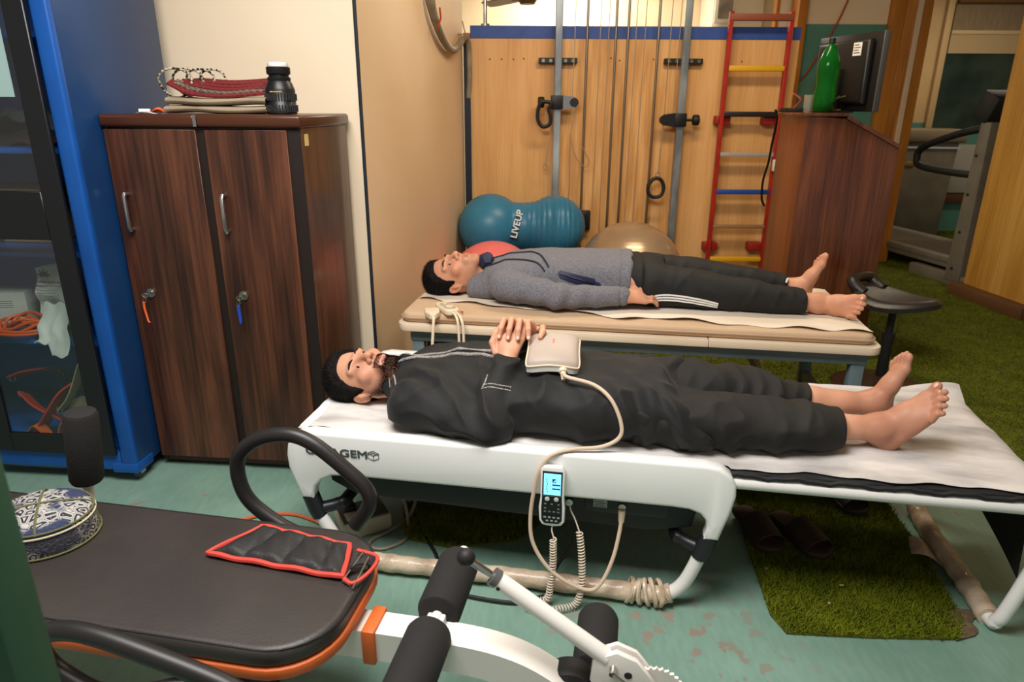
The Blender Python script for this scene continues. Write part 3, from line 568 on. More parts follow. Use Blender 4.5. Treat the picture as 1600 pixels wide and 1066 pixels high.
# ---------------- blue storage cabinet with glass doors ----------------
BC=(-1.446,2.335,0); YC=-5
bcab=thing('storage_cabinet','tall blue steel cabinet with black framed glass doors on castors','cabinet',BC,YC)
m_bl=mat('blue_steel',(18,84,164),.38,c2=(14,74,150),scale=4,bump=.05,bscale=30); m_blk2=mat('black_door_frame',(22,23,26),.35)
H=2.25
obj('side_panel',MB().box((-.022,.02,.055),(0,.60,H),.008,2),mat('dark_blue_steel',(22,60,106),.32,c2=(18,52,96),scale=3),bcab); obj('side_panel',MB().box((-1.22,.02,.055),(-1.20,.60,H),.004),m_bl,bcab)  # right side panel toned darker than the rest of the cabinet
obj('front_post',MB().box((-.062,-.002,.055),(-.001,.03,H),.01,3),m_bl,bcab)
obj('back_panel',MB().box((-1.2,.58,.055),(-.022,.60,H)),m_bl,bcab)
obj('bottom_rail',MB().box((-1.22,.0,.055),(-.062,.04,.125),.004),m_bl,bcab); obj('base_plate',MB().box((-.10,-.004,.045),(.004,.1,.085),.004),m_bl,bcab)
for z in (.125,.56,.895,1.255,1.62,2.0): obj('shelf',MB().box((-1.2,.06,z-.018),(-.023,.58,z),.002),m_bl,bcab)
for u,v in ((-.03,.05),(-.03,.54),(-1.18,.05),(-1.18,.54)):
    w=obj('castor',MB().cyl((u-.011,v,.022),(u+.011,v,.022),.022,seg=16),mat('grey_rubber',(84,82,78),.6),bcab); obj('castor_fork',MB().box((u-.016,v-.015,.022),(u-.012,v+.015,.055)).box((u+.012,v-.015,.022),(u+.016,v+.015,.055)).box((u-.016,v-.015,.048),(u+.016,v+.015,.056)),m_chr,w)
m_glass=bpy.data.materials.new('cabinet_glass'); m_glass.use_nodes=True
_n=m_glass.node_tree.nodes; _l=m_glass.node_tree.links; _n.remove(_n['Principled BSDF']); _t=_n.new('ShaderNodeBsdfTransparent'); _t.inputs[0].default_value=(.90,.95,.94,1); _g=_n.new('ShaderNodeBsdfGlossy'); _g.inputs['Roughness'].default_value=.04
_m=_n.new('ShaderNodeMixShader'); _m.inputs[0].default_value=.07; _l.new(_t.outputs[0],_m.inputs[1]); _l.new(_g.outputs[0],_m.inputs[2]); _l.new(_m.outputs[0],_n['Material Output'].inputs[0])
for x0,x1 in ((-.555,-.066),(-1.16,-.575)):
    d=obj('door',MB().box((x1-.075,-.018,.125),(x1,-.003,2.2),.003,1).box((x0,-.018,.125),(x0+.075,-.003,2.2),.003,1).box((x0+.075,-.0175,.125),(x1-.075,-.0035,.205),.002,1).box((x0+.075,-.0175,.955),(x1-.075,-.0035,1.12),.002,1).box((x0+.075,-.0175,2.1),(x1-.075,-.0035,2.2),.002,1),m_blk2,bcab)
    for z0,z1 in ((.205,.955),(1.12,2.1)): obj('pane',MB().box((x0+.07,-.0105,z0-.004),(x1-.07,-.0075,z1+.004)),m_glass,d)
def cthing(n,l,c,u,v,z,rz=0): 
    p=Matrix.Translation(BC)@Matrix.Rotation(R(YC),4,'Z')@Vector((u,v,z)); return thing(n,l,c,p,YC+rz)
pp=cthing('paper_notice','white printed notice taped inside the upper cabinet glass','notice',-.175,.004,1.42)
obj('sheet',MB().box((-.21,0,0),(0,.001,.30)),mat('notice_paper',(206,222,224),.6),pp)
m_ink=mat('grey_ink',(84,92,100),.6)
for k in range(16):
    if k%5!=4: obj('printed_line',MB().box((-.19,-.0006,.075+.0125*k),(-.05-.02*((k*7)%3),-.0001,.0765+.0125*k)),m_ink,pp)
b_=cthing('cardboard_box','beige cardboard box on the upper cabinet shelf','box',-.48,.22,.897)
obj('carton',MB().box((-.18,0,0),(.14,.25,.20),.004),mat('cardboard',(170,134,98),.8,c2=(156,120,86),scale=6),b_); obj('orange_label',MB().box((-.02,-.002,.10),(.06,0,.14)),mat('orange_wrap',(228,96,40),.5),b_)
obj('dark_band',MB().box((-.075,-.004,0),(-.045,0,.2)),m_rub,b_)
fb=cthing('fabric_pile','grey green folded fabric on the cabinet top shelf','fabric',-.30,.18,1.257)
obj('fabric',MB().grid(lambda a,b:(-.22+.36*a,.0+.3*b,.02+.11*math.sin(a*3.1)**.5*math.sin(min(1,b*1.2+.25)*2.8)+.012*math.sin(a*20+b*7)),30,14),mat('grey_green_fabric',(112,124,118),.9,c2=(84,96,92),scale=12),fb)
obj('dark_fold',MB().grid(lambda a,b:(-.2+.38*a,-.03+.1*b,.004+.045*math.sin(b*3.1)+.01*math.sin(a*16)),24,8),mat('dark_cloth',(46,42,44),.9,c2=(80,40,40),scale=20),fb)
pbx=cthing('paper_box','white paper carton printed with small text on the middle cabinet shelf','box',-.50,.16,.562,12)
obj('carton',MB().box((-.16,0,0),(.05,.12,.15),.003,rot=None),mat('white_carton',(206,204,196),.6),pbx)
for k in range(4): obj('printed_line',MB().box((-.13,-.001,.115-.008*k),(-.0,0,.117-.008*k)),m_ink,pbx)
oc=cthing('orange_cable_coil','coil of orange cable in front of the white carton','cable',-.43,.09,.562)
for k in range(5):
    obj('cable_loop',MB().tube([(.105*math.cos(a)*(1-.08*k)+.01*k,.06*math.sin(a)*(1-.05*k),.012+.010*k+.018*math.sin(a*2+k)*(k>1)+.012) for a in np.linspace(0,6.283,15)[:-1]],.006,8,closed=True,sm=4),mat('orange_cable',(206,78,26),.45),oc)
for k,(u,v) in enumerate(((-.335,.09),(-.30,.15))):
    q=cthing('suction_bulb','dark grey rubber bulb '+('nearest the orange cable coil' if k==0 else 'tucked behind the other bulb'),'bulb',u,v,.562)
    obj('bulb',MB().lathe([(.001,0),(.024,.003),(.032,.025),(.026,.05),(.01,.06),(.008,.075),(.001,.076)],seg=20),mat('dark_grey_rubber',(58,58,60),.35),q); obj('rim',MB().lathe([(.026,0),(.034,.004),(.028,.012)],seg=20),m_rub,q)
wb_=cthing('cloth_bag','white cotton bag printed with a dark leaf and lettering on the cabinet shelf','bag',-.285,.15,.562)
obj('bag_body',MB().grid(lambda a,b:(-.09+.16*a,.02+.05*math.sin(a*5)*(.4)-.03*math.sin(b*3.1)+.008*math.sin(b*17+a*5),.27*b*(1-.12*abs(a-.6))),20,20,.0),mat('white_cotton',(204,204,198),.9,c2=(180,180,174),scale=8),wb_)
lf=MB()
for a in (-70,-35,0,35,70): lf.prism([(0,0),(.006,.012),(0,.03),(-.006,.012)],-.001,.001,'Y',M=Matrix.Translation((-.035,-.018,.225))@Matrix.Rotation(R(a),4,'Y'))
obj('leaf_print',lf,m_rub,wb_)
text('lettering','Canadian Institute',.0155,m_rub,wb_,Matrix.Translation((-.03,-.020,.205))@Matrix.Rotation(R(90),4,'X'),ext=.0004)
text('lettering','of Diagnosed Ultrasound',.011,m_rub,wb_,Matrix.Translation((-.03,-.022,.190))@Matrix.Rotation(R(90),4,'X'),ext=.0004)
for k in range(3): obj('printed_line',MB().box((-.075,-.026,.172-.011*k),(.01-.01*k,-.0245,.1735-.011*k)),m_ink,wb_)
cl2=cthing('crumpled_cloth','white crumpled cloth hanging over the cabinet shelf edge','cloth',-.25,.09,.562)
obj('cloth',MB().grid(lambda a,b:(-.07+.12*a+.01*math.sin(b*9),-.075+.08*b,.004+.13*b**1.5-.05*max(0,.25-b)*4*(a>.45)+.006*math.sin(a*14)),20,16,.004),MC['white_cotton'],cl2)
for k,(c,pts) in enumerate(((( 176,38,24),[(-.36,.10,.14),(-.28,.09,.24),(-.2,.10,.34),(-.14,.14,.37),(-.2,.2,.3)]),((176,38,24),[(-.42,.14,.30),(-.35,.12,.25),(-.27,.13,.20),(-.2,.12,.16)]),((160,32,22),[(-.46,.16,.36),(-.38,.16,.39),(-.3,.2,.38),(-.24,.2,.3)]),((196,84,24),[(-.38,.07,.14),(-.33,.07,.2),(-.29,.07,.15),(-.3,.07,.13)]),((196,84,24),[(-.25,.07,.13),(-.21,.07,.22),(-.15,.08,.25)]),((150,134,108),[(-.21,.07,.27),(-.15,.07,.34),(-.10,.09,.46)]))):
    lab=['wide red exercise strap rising diagonally in the cabinet bottom','red exercise strap lying crosswise in the cabinet bottom','dark red strap at the back of the cabinet bottom','folded orange strap with buckle by the cabinet glass, left one','orange strap with buckle right of the folded orange strap','beige strap hanging at the right of the cabinet bottom'][k]
    s_=cthing('exercise_strap',lab,'strap',-.11,0,0)
    obj('webbing',MB().tube(pts,.034 if k<3 else .022,prof=[(-1,-.1),(1,-.1),(1,.1),(-1,.1)],sm=6,up=(.3,-1,.5)),mat('strap_%d'%k,c,.6),s_)
    obj('buckle',MB().tube([np.array(pts[0])+q for q in ((.012,-.01,.012),(-.012,-.01,.012),(-.012,-.01,-.012),(.012,-.01,-.012))],.002,6,closed=True),m_nik,s_)
mb=MB()
for k in range(9): mb.tube([(-.24+.02*k,.12,.42),(-.18+.02*k,.14,.35)],.0015,4).tube([(-.06-.02*k,.12,.42),(-.12-.02*k,.14,.35)],.0015,4)
ms=cthing('wire_mesh','small dark wire mesh tray in the cabinet bottom','tray',-.14,0,0); obj('mesh',mb,m_rub,ms); obj('rim',MB().tube([(-.25,.12,.42),(-.06,.12,.42),(-.0,.14,.35),(-.19,.14,.35)],.003,6,closed=True),m_rub,ms)
bgb=cthing('fabric_pouch','beige fabric pouch at the right of the cabinet bottom','pouch',-.26,.12,.127)
obj('pouch',MB().sph((0,0,.09),.09,(.8,.5,1.0)),mat('beige_fabric',(132,116,92),.9,c2=(108,94,72),scale=14),bgb)
# ---------------- white massage bed ----------------
B1=(0,1.72,0); Y1=-9.6
M1=Matrix.Translation(B1)@Matrix.Rotation(R(Y1),4,'Z')
def b1(u,v,z): return M1@Vector((u,v,z))
bd=thing('massage_bed','white massage bed with a tubular foot extension and black underbody','massage bed',B1,Y1)
m_wh=mat('white_gloss',(232,232,230),.28,coat=.2); m_wt=mat('white_tube',(222,220,216),.3); m_und=mat('black_underbody',(24,24,25),.55); m_jn=mat('black_joint',(28,29,33),.4)
rp=[(-.655,.255),(-.672,.31),(-.688,.36),(-.69,.40),(-.684,.435),(-.668,.46),(-.645,.476),(-.61,.484),(.53,.484),(.572,.478),(.602,.458),(.618,.43),(.622,.395),(.612,.34),(.588,.25),(.546,.25),(.553,.285),(.548,.312),(.53,.332),(.50,.342),(.45,.345),(-.50,.345),(-.55,.340),(-.583,.324),(-.605,.30),(-.614,.275),(-.616,.255)]
for v in (0,.70): obj('side_shell',MB().prism(rp,v,v+.05,'Y',.011,3),m_wh,bd)
obj('end_shell',MB().box((-.668,.05,.38),(-.63,.70,.478),.01),m_wh,bd); obj('end_shell',MB().box((.56,.05,.38),(.60,.70,.455),.01),m_wh,bd)
obj('cushion',MB().box((-.63,.051,.40),(.56,.699,.468),.012,3),mat('dark_cushion',(40,38,38),.7),bd)
obj('underbody',MB().prism([(-.60,.40),(-.58,.29),(-.50,.25),(.40,.225),(.52,.25),(.545,.40)],.055,.69,'Y',.012),m_und,bd)
obj('access_panel',MB().prism(rrect(.24,.055,.012,4,.33,.305),.048,.056,'Y',.003),mat('black_panel',(30,30,31),.4),bd)
lb=obj('rating_label',MB().box((.235,.0455,.296),(.275,.0485,.32)),mat('grey_label',(150,150,146),.5),bd)
for k in range(4): obj('label_line',MB().box((.238,.045,.299+.005*k),(.272-.006*(k%2),.0456,.3005+.005*k)),m_rub,lb)
for u,mm in ((.165,'a'),(.318,'b')): obj('port',MB().cyl((u,.035,.308),(u,.05,.308),.011,seg=14),m_nik,bd)
for v in (.025,.725):
    for s,(a,b,c) in (('r',((.566,v,.252),(.552,v,.205),(.543,v,.178))),('l',((-.636,v,.257),(-.622,v,.21),(-.612,v,.182)))):
        obj('joint',MB().tube([a,b,c],[.026,.026,.0235],14),m_jn,bd)
    obj('skid_tube',MB().tube([(.545,v,.185),(.53,v,.135),(.51,v,.085),(.482,v,.05),(.44,v,.033),(.3,v,.032),(0,v,.032),(-.3,v,.032),(-.46,v,.033),(-.515,v,.048),(-.555,v,.085),(-.58,v,.13),(-.613,v,.19)],.02,12,sm=5),m_wt,bd)
for u,s in ((-.615,1),(.545,-1)): obj('cross_tube',MB().tube([(u,.03,.205),(u+.05*s,.06,.21),(u+.07*s,.12,.215),(u+.07*s,.63,.215),(u+.05*s,.69,.21),(u,.72,.205)],.019,10,sm=4),m_jn,bd)
# tape wrapping on the front skid
m_tape=mat('brown_tape',(204,186,162),.42,c2=(164,142,118),scale=14,detail=6,bump=.8,bscale=45,coat=.2)
def wrapped(path,r,name,parent,n=10):
    P=catmull(path,n); rr=[r*(1+.10*float(fbm([i*.35,2.,1.],2))+.05*math.sin(i*1.3)) for i in range(len(P))]
    return obj(name,MB().tube(P,rr,14),m_tape,parent)
wrapped([(.475,.022,.046),(.43,.022,.034),(.2,.024,.033),(0,.026,.034),(-.2,.025,.034),(-.40,.024,.034),(-.5,.022,.044)],.0275,'tape_wrap',bd,14)
kn=MB()
for k in range(6):
    u=.355+.017*k; kn.tube([(u+.01*math.sin(a+k),.024+(.034+.004*math.sin(3*a+k))*math.cos(a),.036+(.034+.004*math.cos(2*a+k))*math.sin(a)) for a in np.linspace(0,6.283,13)[:-1]],.007,6,closed=True,sm=2)
obj('tape_knot',kn,m_tape,bd)
# foot extension
T=lambda pts,r=.019,s=5:MB().tube(pts,r,12,sm=s)
obj('frame_tube',T([(.60,.035,.425),(1.0,.035,.425),(1.36,.035,.425),(1.42,.04,.418),(1.445,.05,.39),(1.44,.055,.34),(1.39,.062,.10),(1.375,.072,.04),(1.37,.11,.022),(1.37,.4,.02),(1.37,.64,.022),(1.375,.68,.04),(1.39,.69,.10),(1.44,.70,.34),(1.445,.70,.39),(1.42,.70,.418),(1.36,.70,.425),(.60,.70,.425)]),m_wt,bd)
obj('mat_body',MB().box((.60,.03,.443),(1.40,.715,.459),.006),mat('black_mat',(26,26,28),.7),bd)
obj('mat_edge',MB().tube([(.60+.8*i/40,.028,.449+.0035*math.sin(i*.9)+.002*math.sin(i*2.3)) for i in range(41)],.008,6),mat('black_mat',(26,26,28),.7),bd)
def flap(a,b):
    v=.10+.6*a; L=.02+.26*(1-a)**.6*1.0
    return (1.392+.02*b+.004*math.sin(a*8),v,.443-b*L)
obj('end_flap',MB().grid(flap,20,10,.003),mat('black_mat',(26,26,28),.7),bd)
wrapped([(1.37,.10,.024),(1.372,.25,.026),(1.366,.42,.028),(1.372,.6,.026),(1.375,.67,.036)],.031,'tape_wrap',bd,12)
obj('tape_tail',MB().grid(lambda a,b:(1.345-.08*a*(1-.3*b),.33+.10*b+.06*a,.015+.02*math.sin(a*3)),8,8,.002),m_tape,bd)
# logo
bold=mat('dark_grey_print',(70,72,76),.5)
text('lettering','CERAGEM',.034,bold,bd,Matrix.Translation((-.527,-.001,.424))@Matrix.Rotation(R(90),4,'X')@Matrix.Diagonal((1.28,1,1,1)),ext=.0008,bold=.0007)
hx=[(math.sin(R(60*k))*.0185-.0,math.cos(R(60*k))*.0165) for k in range(6)]
lg=MB(); q=lambda p:(-.412+p[0]*1.05,-.0012,.425+p[1]*.95)
for a,b in [(hx[k],hx[(k+1)%6]) for k in range(6)]+[((0,0),hx[1]),((0,0),hx[5]),((0,0),hx[3]),((hx[4][0],0.003),(0.004,.010)),((hx[2][0],.003),(-.004,.010))]: lg.tube([q(a),q(b)],.0008,5)
obj('cube_emblem',lg,bold,bd)
# sheet over the massage bed
def sheet1(a,b):
    u=-.668+2.135*a; fr=.048+.006*math.sin(a*50)+.004*math.sin(a*23); 
    if u>.6: fr=.04+.008*math.sin(u*17)+.005*math.sin(u*41)
    bk=.735 if u<.58 else .715+.05*max(0,(u-1.0))
    v=fr+(bk-fr)*b
    t=min(1,max(0,(u-.52)/.10)); z=.4745*(1-t)+.4645*t
    n1=float(fbm([u*4,v*13,1.7],3)); n2=float(fbm([u*9+3,v*24,5.7],2))
    wr=1.0 if u<-.3 else .55
    z+=wr*.021*max(0,n1+.12)+.011*max(0,n2)+.003*float(fbm([u*30,v*50,2.2],2))
    if u>1.38: z-= (u-1.38)**2*6.0*(1-.6*b); u-=(u-1.38)**2*1.2
    if u>1.25 and b>.9: z+=.03*(b-.9)*10*(u-1.25)/.15
    if a<.012: z-=.008
    return (u,v,z)
tag(obj('disposable_sheet',MB().grid(sheet1,260,90,.001),m_sheet,None,loc=B1,rot=(0,0,R(Y1))),'white disposable sheet spread over the white massage bed','sheet')
# remote on the rail
rm=thing('remote_control','white remote control with a lit blue screen hooked on the bed rail','remote',b1(.120,-.001,.266),Y1)
obj('shell',MB().prism([(-.031,.012),(-.024,0),(-.012,-.003),(.012,-.003),(.026,0),(.034,.012),(.034,.05),(.031,.08),(.031,.157),(.024,.166),(-.022,.166),(-.029,.157),(-.029,.08),(-.033,.05)],-.024,-.002,'Y',.004,2),m_wh,rm)
obj('face_plate',MB().prism([(-.025,.016),(-.018,.006),(.018,.006),(.027,.016),(.027,.05),(.0255,.08),(.026,.156),(-.024,.156),(-.0245,.08),(-.026,.05)],-.0262,-.0235,'Y',.001,1),mat('remote_black',(22,22,24),.35),rm)
sc=obj('screen',MB().box((-.0205,-.0272,.090),(.0225,-.0258,.150)),mat('lit_blue_screen',(120,200,255),.3,emit=.9),rm)
dk=mat('screen_ink',(20,50,96),.5)
si=MB().box((.001,-.0276,.126),(.010,-.0270,.136)).box((.001,-.0276,.117),(.021,-.0270,.121)).box((.001,-.0276,.106),(.021,-.0270,.110))
for k in range(6): si.box((-.012-.001*(k%3),-.0276,.097+.007*k),(-.0105-.001*(k%3),-.0270,.102+.007*k))
obj('screen_text',si,dk,sc)
obj('screen_icon',MB().prism([(.003,.128),(.009,.128),(.009,.1345)],-.0279,-.0275,'Y'),mat('lit_blue_screen',(120,200,255),.3),sc)
for x in (-.011,.012): obj('round_button',MB().cyl((x,-.0285,.078),(x,-.026,.078),.0062,seg=16,bev=.001),mat('silver_button',(200,200,198),.35),rm)
for r_,n in ((.063,3),(.0505,2),(.041,4)):
    for k in range(n): obj('small_button',MB().box((-.016+.034*k/max(1,n-1)-.003,-.0272,r_-.002),(-.016+.034*k/max(1,n-1)+.003,-.0260,r_+.002),.0005),mat('grey_button',(110,110,112),.4),rm)
kp=obj('keypad',MB().prism(rrect(.044,.024,.008,4,.001,.021),-.0275,-.026,'Y'),mat('remote_black2',(12,12,13),.4),rm)
for r_ in (0,1):
    for k in range(4-r_): obj('key',MB().box((-.016+.0115*k+.006*r_-.0035,-.0282,.025-.010*r_-.0025),(-.016+.0115*k+.006*r_+.0035,-.0274,.025-.010*r_+.0025),.0004),mat('grey_key',(150,150,150),.4),kp)
obj('divider',MB().box((-.025,-.0268,.0862),(.026,-.0258,.0872)),m_nik,rm)
rm.scale=(1.12,1.0,1.12)
# coiled cord
m_cd=mat('beige_cord',(214,198,180),.45); m_cd2=mat('tan_cable',(206,182,160),.4)
def helix(path,r,turns,cr,n=16):
    P=catmull(path,12); L=[0]
    for a,b in zip(P,P[1:]): L.append(L[-1]+np.linalg.norm(b-a))
    L=np.array(L); A=np.array(P); tot=L[-1]; N=int(turns*n); out=[]
    T=np.gradient(A,axis=0); T/=np.linalg.norm(T,axis=1)[:,None]
    u=np.array([0,1.,0]); U=[]
    for t in T: u=u-t*(u@t); u/=np.linalg.norm(u); U.append(u)
    U=np.array(U); 
    for i in range(N+1):
        s=tot*i/N; p=np.array([np.interp(s,L,A[:,k]) for k in range(3)]); uu=np.array([np.interp(s,L,U[:,k]) for k in range(3)]); tt=np.array([np.interp(s,L,T[:,k]) for k in range(3)]); w=np.cross(tt,uu); an=2*math.pi*i/n
        out.append(p+r*(uu*math.cos(an)+w*math.sin(an)))
    return MB().tube(out,cr,6)
cc=thing('coiled_cord','beige coiled telephone style cord hanging from the remote control','cord',B1,Y1)
obj('coil',helix([(.128,-.03,.225),(.13,-.035,.14),(.125,-.04,.07),(.115,-.045,.025),(.07,-.05,.014),(.06,-.075,.014),(.10,-.085,.014),(.15,-.07,.014),(.20,-.045,.02),(.215,-.03,.08),(.21,-.01,.17),(.20,.005,.235)],.0088,74,.0022),m_cd,cc)
obj('lead',MB().tube([(.127,-.012,.268),(.122,-.02,.25),(.13,-.03,.225)],.0022,6,sm=5),m_cd,cc); obj('lead',MB().tube([(.20,.005,.235),(.185,.02,.265),(.172,.03,.285),(.165,.036,.308)],.0022,6,sm=5),m_cd,cc)
# heating pad and its cable
hp=thing('heating_pad','grey beige hand held heating device resting on the belly of the man in black','heating pad',b1(.088,.235,.680),Y1+4)
def padtop(sign):
    def f(a,b):
        x=(a-.5)*2; y=(b-.5)*2; ed=max(abs(x),abs(y))
        w=.076+.006*y*y; zz=.022*(1-x*x)*.6-.012*y*y
        rx=x*w*(1-.08*abs(y)**6); ry=y*.085*(1-.10*abs(x)**6)
        return (rx,ry,.03+zz+sign*.013*(1-ed**8)**.5 if ed<1 else .03+zz)
    return f
m_pad=mat('beige_pad',(178,163,150),.5,c2=(168,152,140),scale=4)
tilt=Matrix.Rotation(R(14),4,'X')
def tilted(mb):
    mb.v=[tuple(tilt@Vector(v)) for v in mb.v]; return mb
obj('upper_shell',tilted(MB().grid(padtop(1),28,28)),m_pad,hp)
lw=MB().grid(padtop(-1),28,28); lw.v=[(x*.97,y*.97,z-.016) for x,y,z in lw.v]; obj('lower_shell',tilted(lw),mat('white_plastic',(230,228,222),.4),hp)
ring=[padtop(0)(a,b) for a,b in [(i/20,0) for i in range(20)]+[(1,i/20) for i in range(20)]+[(1-i/20,1) for i in range(20)]+[(0,1-i/20) for i in range(20)]]
obj('seam',tilted(MB().tube(ring,.003,6,closed=True)),mat('ivory_plastic',(222,204,176),.4),hp)
obj('side_wall',tilted(MB().tube([(x*.985,y*.985,z) for x,y,z in ring],1,prof=[(-.020,-.002),(0,-.002),(0,.002),(-.020,.002)],closed=True,up=(0,0,1))),mat('white_plastic',(230,228,222),.4),hp)
obj('red_mark',tilted(MB().box((-.004,-.004,.0555),(.003,.02,.0565))),mat('pink_print',(206,120,110),.5),hp)
obj('connector',tilted(MB().cyl((.03,-.07,.02),(.032,-.095,.014),.013,seg=14,bev=.003).cyl((.032,-.093,.014),(.034,-.118,.004),.009,.006,seg=12)),mat('ivory_plastic',(222,204,176),.4),hp)
hcab=thing('heating_cable','tan cable looping from the heating pad over the bed rail','cable',B1,Y1)
pth=[(.128,.122,.676),(.145,.10,.674),(.22,.085,.662),(.27,.062,.63),(.30,.045,.57),(.297,.035,.53),(.25,.025,.503),(.17,.012,.494),(.115,-.005,.480),(.085,-.012,.44),(.07,-.014,.38),(.06,-.02,.29),(.068,-.03,.21),(.11,-.04,.14),(.17,-.045,.095),(.235,-.04,.07),(.27,-.03,.09),(.30,-.005,.16),(.315,.018,.24),(.318,.03,.29)]
obj('cable',MB().tube(pth,.0058,9,sm=7),m_cd2,hcab); obj('end_plug',MB().cyl((.318,.028,.265),(.318,.033,.30),.0085,.011,seg=12),m_cd2,hcab)
# ---------------- floor items ----------------
ps=thing('power_socket_box','white extension socket box with plugs on the floor under the bed','socket box',(-.52,2.06,0),28)
obj('box_body',MB().box((-.085,-.065,0),(.085,.065,.062),.006),mat('dirty_white',(206,198,178),.5,c2=(186,176,154),scale=10),ps)
obj('top_plate',MB().box((-.078,-.058,.0615),(.078,.058,.066),.002),mat('dark_grey_plate',(74,74,72),.5),ps)
for x in (-.045,0.005): obj('socket',MB().box((x-.02,-.05,.0655),(x+.02,.0,.068),.002),mat('dirty_white',(206,198,178),.5),ps)
for x,m_ in ((-.035,m_rub),(.035,mat('beige_plug',(170,156,124),.5))): obj('plug',MB().cyl((x,.02,.066),(x,.02,.085),.02,.02,seg=14,bev=.004).cyl((x,.02,.085),(x,.01,.125),.012,.007,seg=12),m_,ps)
tag(obj('orange_extension_cord',MB().tube([(-.62,2.02,.012),(-.70,2.08,.007),(-.80,2.12,.007),(-.92,2.10,.007),(-1.02,2.02,.007),(-1.10,1.9,.007)],.006,8,sm=6),mat('orange_red_cord',(196,92,60),.5)),'orange cord running along the teal floor to the socket box','cord')
tag(obj('grey_flex_cord',MB().tube([(-.47,2.11,.11),(-.43,2.14,.15),(-.38,2.1,.08),(-.36,2.05,.008),(-.36,1.97,.007),(-.42,1.92,.007),(-.47,1.93,.007),(-.47,1.97,.007),(-.42,2.02,.008),(-.36,2.1,.02),(-.33,2.18,.1)],.006,8,sm=6),mat('grey_beige_cord',(150,140,122),.5)),'grey beige cord looped on the floor beside the socket box','cord')
tag(obj('black_flex_cord',MB().tube([(-.36,2.15,.008),(-.30,2.0,.008),(-.25,1.9,.008),(-.23,1.83,.008),(-.20,1.72,.008),(.0,1.66,.008),(.10,1.69,.008)],.006,8,sm=6),m_rub),'black cord running under the front skid of the bed','cord')
tag(obj('dark_lead',MB().tube([(.155,1.80,.26),(.19,1.80,.2),(.19,1.78,.13),(.15,1.77,.07),(.12,1.76,.01)],.006,8,sm=6),m_rub),'dark cable hanging behind the coiled cord','cord')
def slipper(name,label,loc,rz,m,grp,L=.26):
    t=thing(name,label,'slipper',loc,rz,grp)
    ol=[(0,.0),(.012,-.035),(.05,-.042),(.12,-.040),(.19,-.052),(.235,-.045),(.258,-.015),(.26,.015),(.24,.043),(.19,.05),(.12,.04),(.05,.04),(.012,.033)]
    ol=[(p[0],p[1]) for p in catmull([(x,y,0) for x,y in ol],3,True)]
    obj('sole',MB().prism(ol,0,.022,'Z',.006,2),m,t); 
    inner=[(x*.93+.01,y*.86) for x,y in ol]; obj('footbed',MB().prism(inner,.0215,.024,'Z'),mat('dark_brown_footbed',(62,40,30),.7,bump=.4,bscale=80),t)
    def st(a,b):
        th=math.pi*a; w=.05-.004*b; x=.115+.115*b
        return (x+.008*math.sin(th),-w*math.cos(th)*1.02,.012+(.062-.014*b)*math.sin(th)**.75)
    obj('strap',MB().grid(st,18,12,.006),m,t); return t
m_sl=mat('brown_slipper',(58,42,34),.65,c2=(46,33,27),scale=30,bump=.3,bscale=90)
s1=(.885,2.16,.028); 
slipper('slipper','brown open toed slipper on the turf, left of the pair',(.828,2.14,.022),-83,m_sl,'brown slippers on the turf')
slipper('slipper','brown open toed slipper on the turf, right of the pair',(.945,2.105,.022),-75,m_sl,'brown slippers on the turf')
slipper('slipper','dark grey slipper standing alone under the foot extension',(1.225,2.36,.022),-86,mat('dark_slipper',(34,36,38),.6),None)
tag(obj('leaf_scraps',MB().add([],[]).box((1.0,1.72,.026),(1.012,1.725,.028)).box((.80,1.80,.026),(.81,1.803,.028)).box((.93,1.64,.026),(.937,1.646,.028)),mat('dry_scrap',(170,150,100),.8)),'tiny dry scraps scattered on the turf strip','debris',kind='stuff')
# ---------------- foreground exercise bench ----------------
BN=(-.30,1.175,0); YN=-10.4
MN=Matrix.Translation(BN)@Matrix.Rotation(R(YN),4,'Z')
def bn(u,v,z): return MN@Vector((u,v,z))
be=thing('exercise_bench','black padded exercise bench with orange edging, white beam and foam rollers','bench',BN,YN)
m_vin=mat('black_vinyl',(56,50,48),.45,c2=(48,43,41),scale=5,bump=.15,bscale=160); m_org=mat('orange_plastic',(206,98,40),.45); m_beam=mat('white_powder_coat',(228,224,218),.35); m_foam=mat('black_foam',(30,28,28),.85,bump=.25,bscale=220); m_bar=mat('black_grip_tube',(32,30,30),.42)
pad=[]
for (x,y) in rrect(1.5,.395,.13,8,-.765,-.008): pad.append((x,y))
obj('pad',MB().prism(pad,.405,.45,'Z',.017,4),m_vin,be)
pad2=[(x*1.003+.004,y*1.02) for x,y in pad]
obj('edge_board',MB().prism(pad2,.385,.41,'Z',.005),m_org,be)
seam=[(x,y*.965,.4475) for x,y in [(p[0]*.985,p[1]) for p in pad]]; obj('seam',MB().tube(seam,.0016,5,closed=True),m_rub,be)
sq=[(-1,-1.12),(1,-1.12),(1,1.12),(-1,1.12)]
obj('beam',MB().tube([(-.10,0,.330),(.05,0,.330),(.2,0,.328),(.29,0,.316),(.36,0,.288),(.43,0,.235),(.50,0,.16),(.56,0,.085),(.60,0,.03)],.034,prof=[(-1.05,-.95),(1.05,-.95),(1.05,.95),(-1.05,.95)],sm=5,up=(0,0,1)),m_beam,be)
obj('inner_beam',MB().box((-1.3,-.03,.298),(-.02,.03,.364),.003),m_rub,be); obj('end_cap',MB().box((-.003,-.041,.288),(.026,.041,.374),.004),m_org,be)
obj('rear_leg',MB().tube([(-1.2,0,.33),(-1.25,0,.03)],.03,4).box((-1.3,-.3,0),(-1.2,.3,.05),.006),m_rub,be); obj('front_foot',MB().box((.56,-.28,0),(.64,.28,.055),.006),m_beam,be)
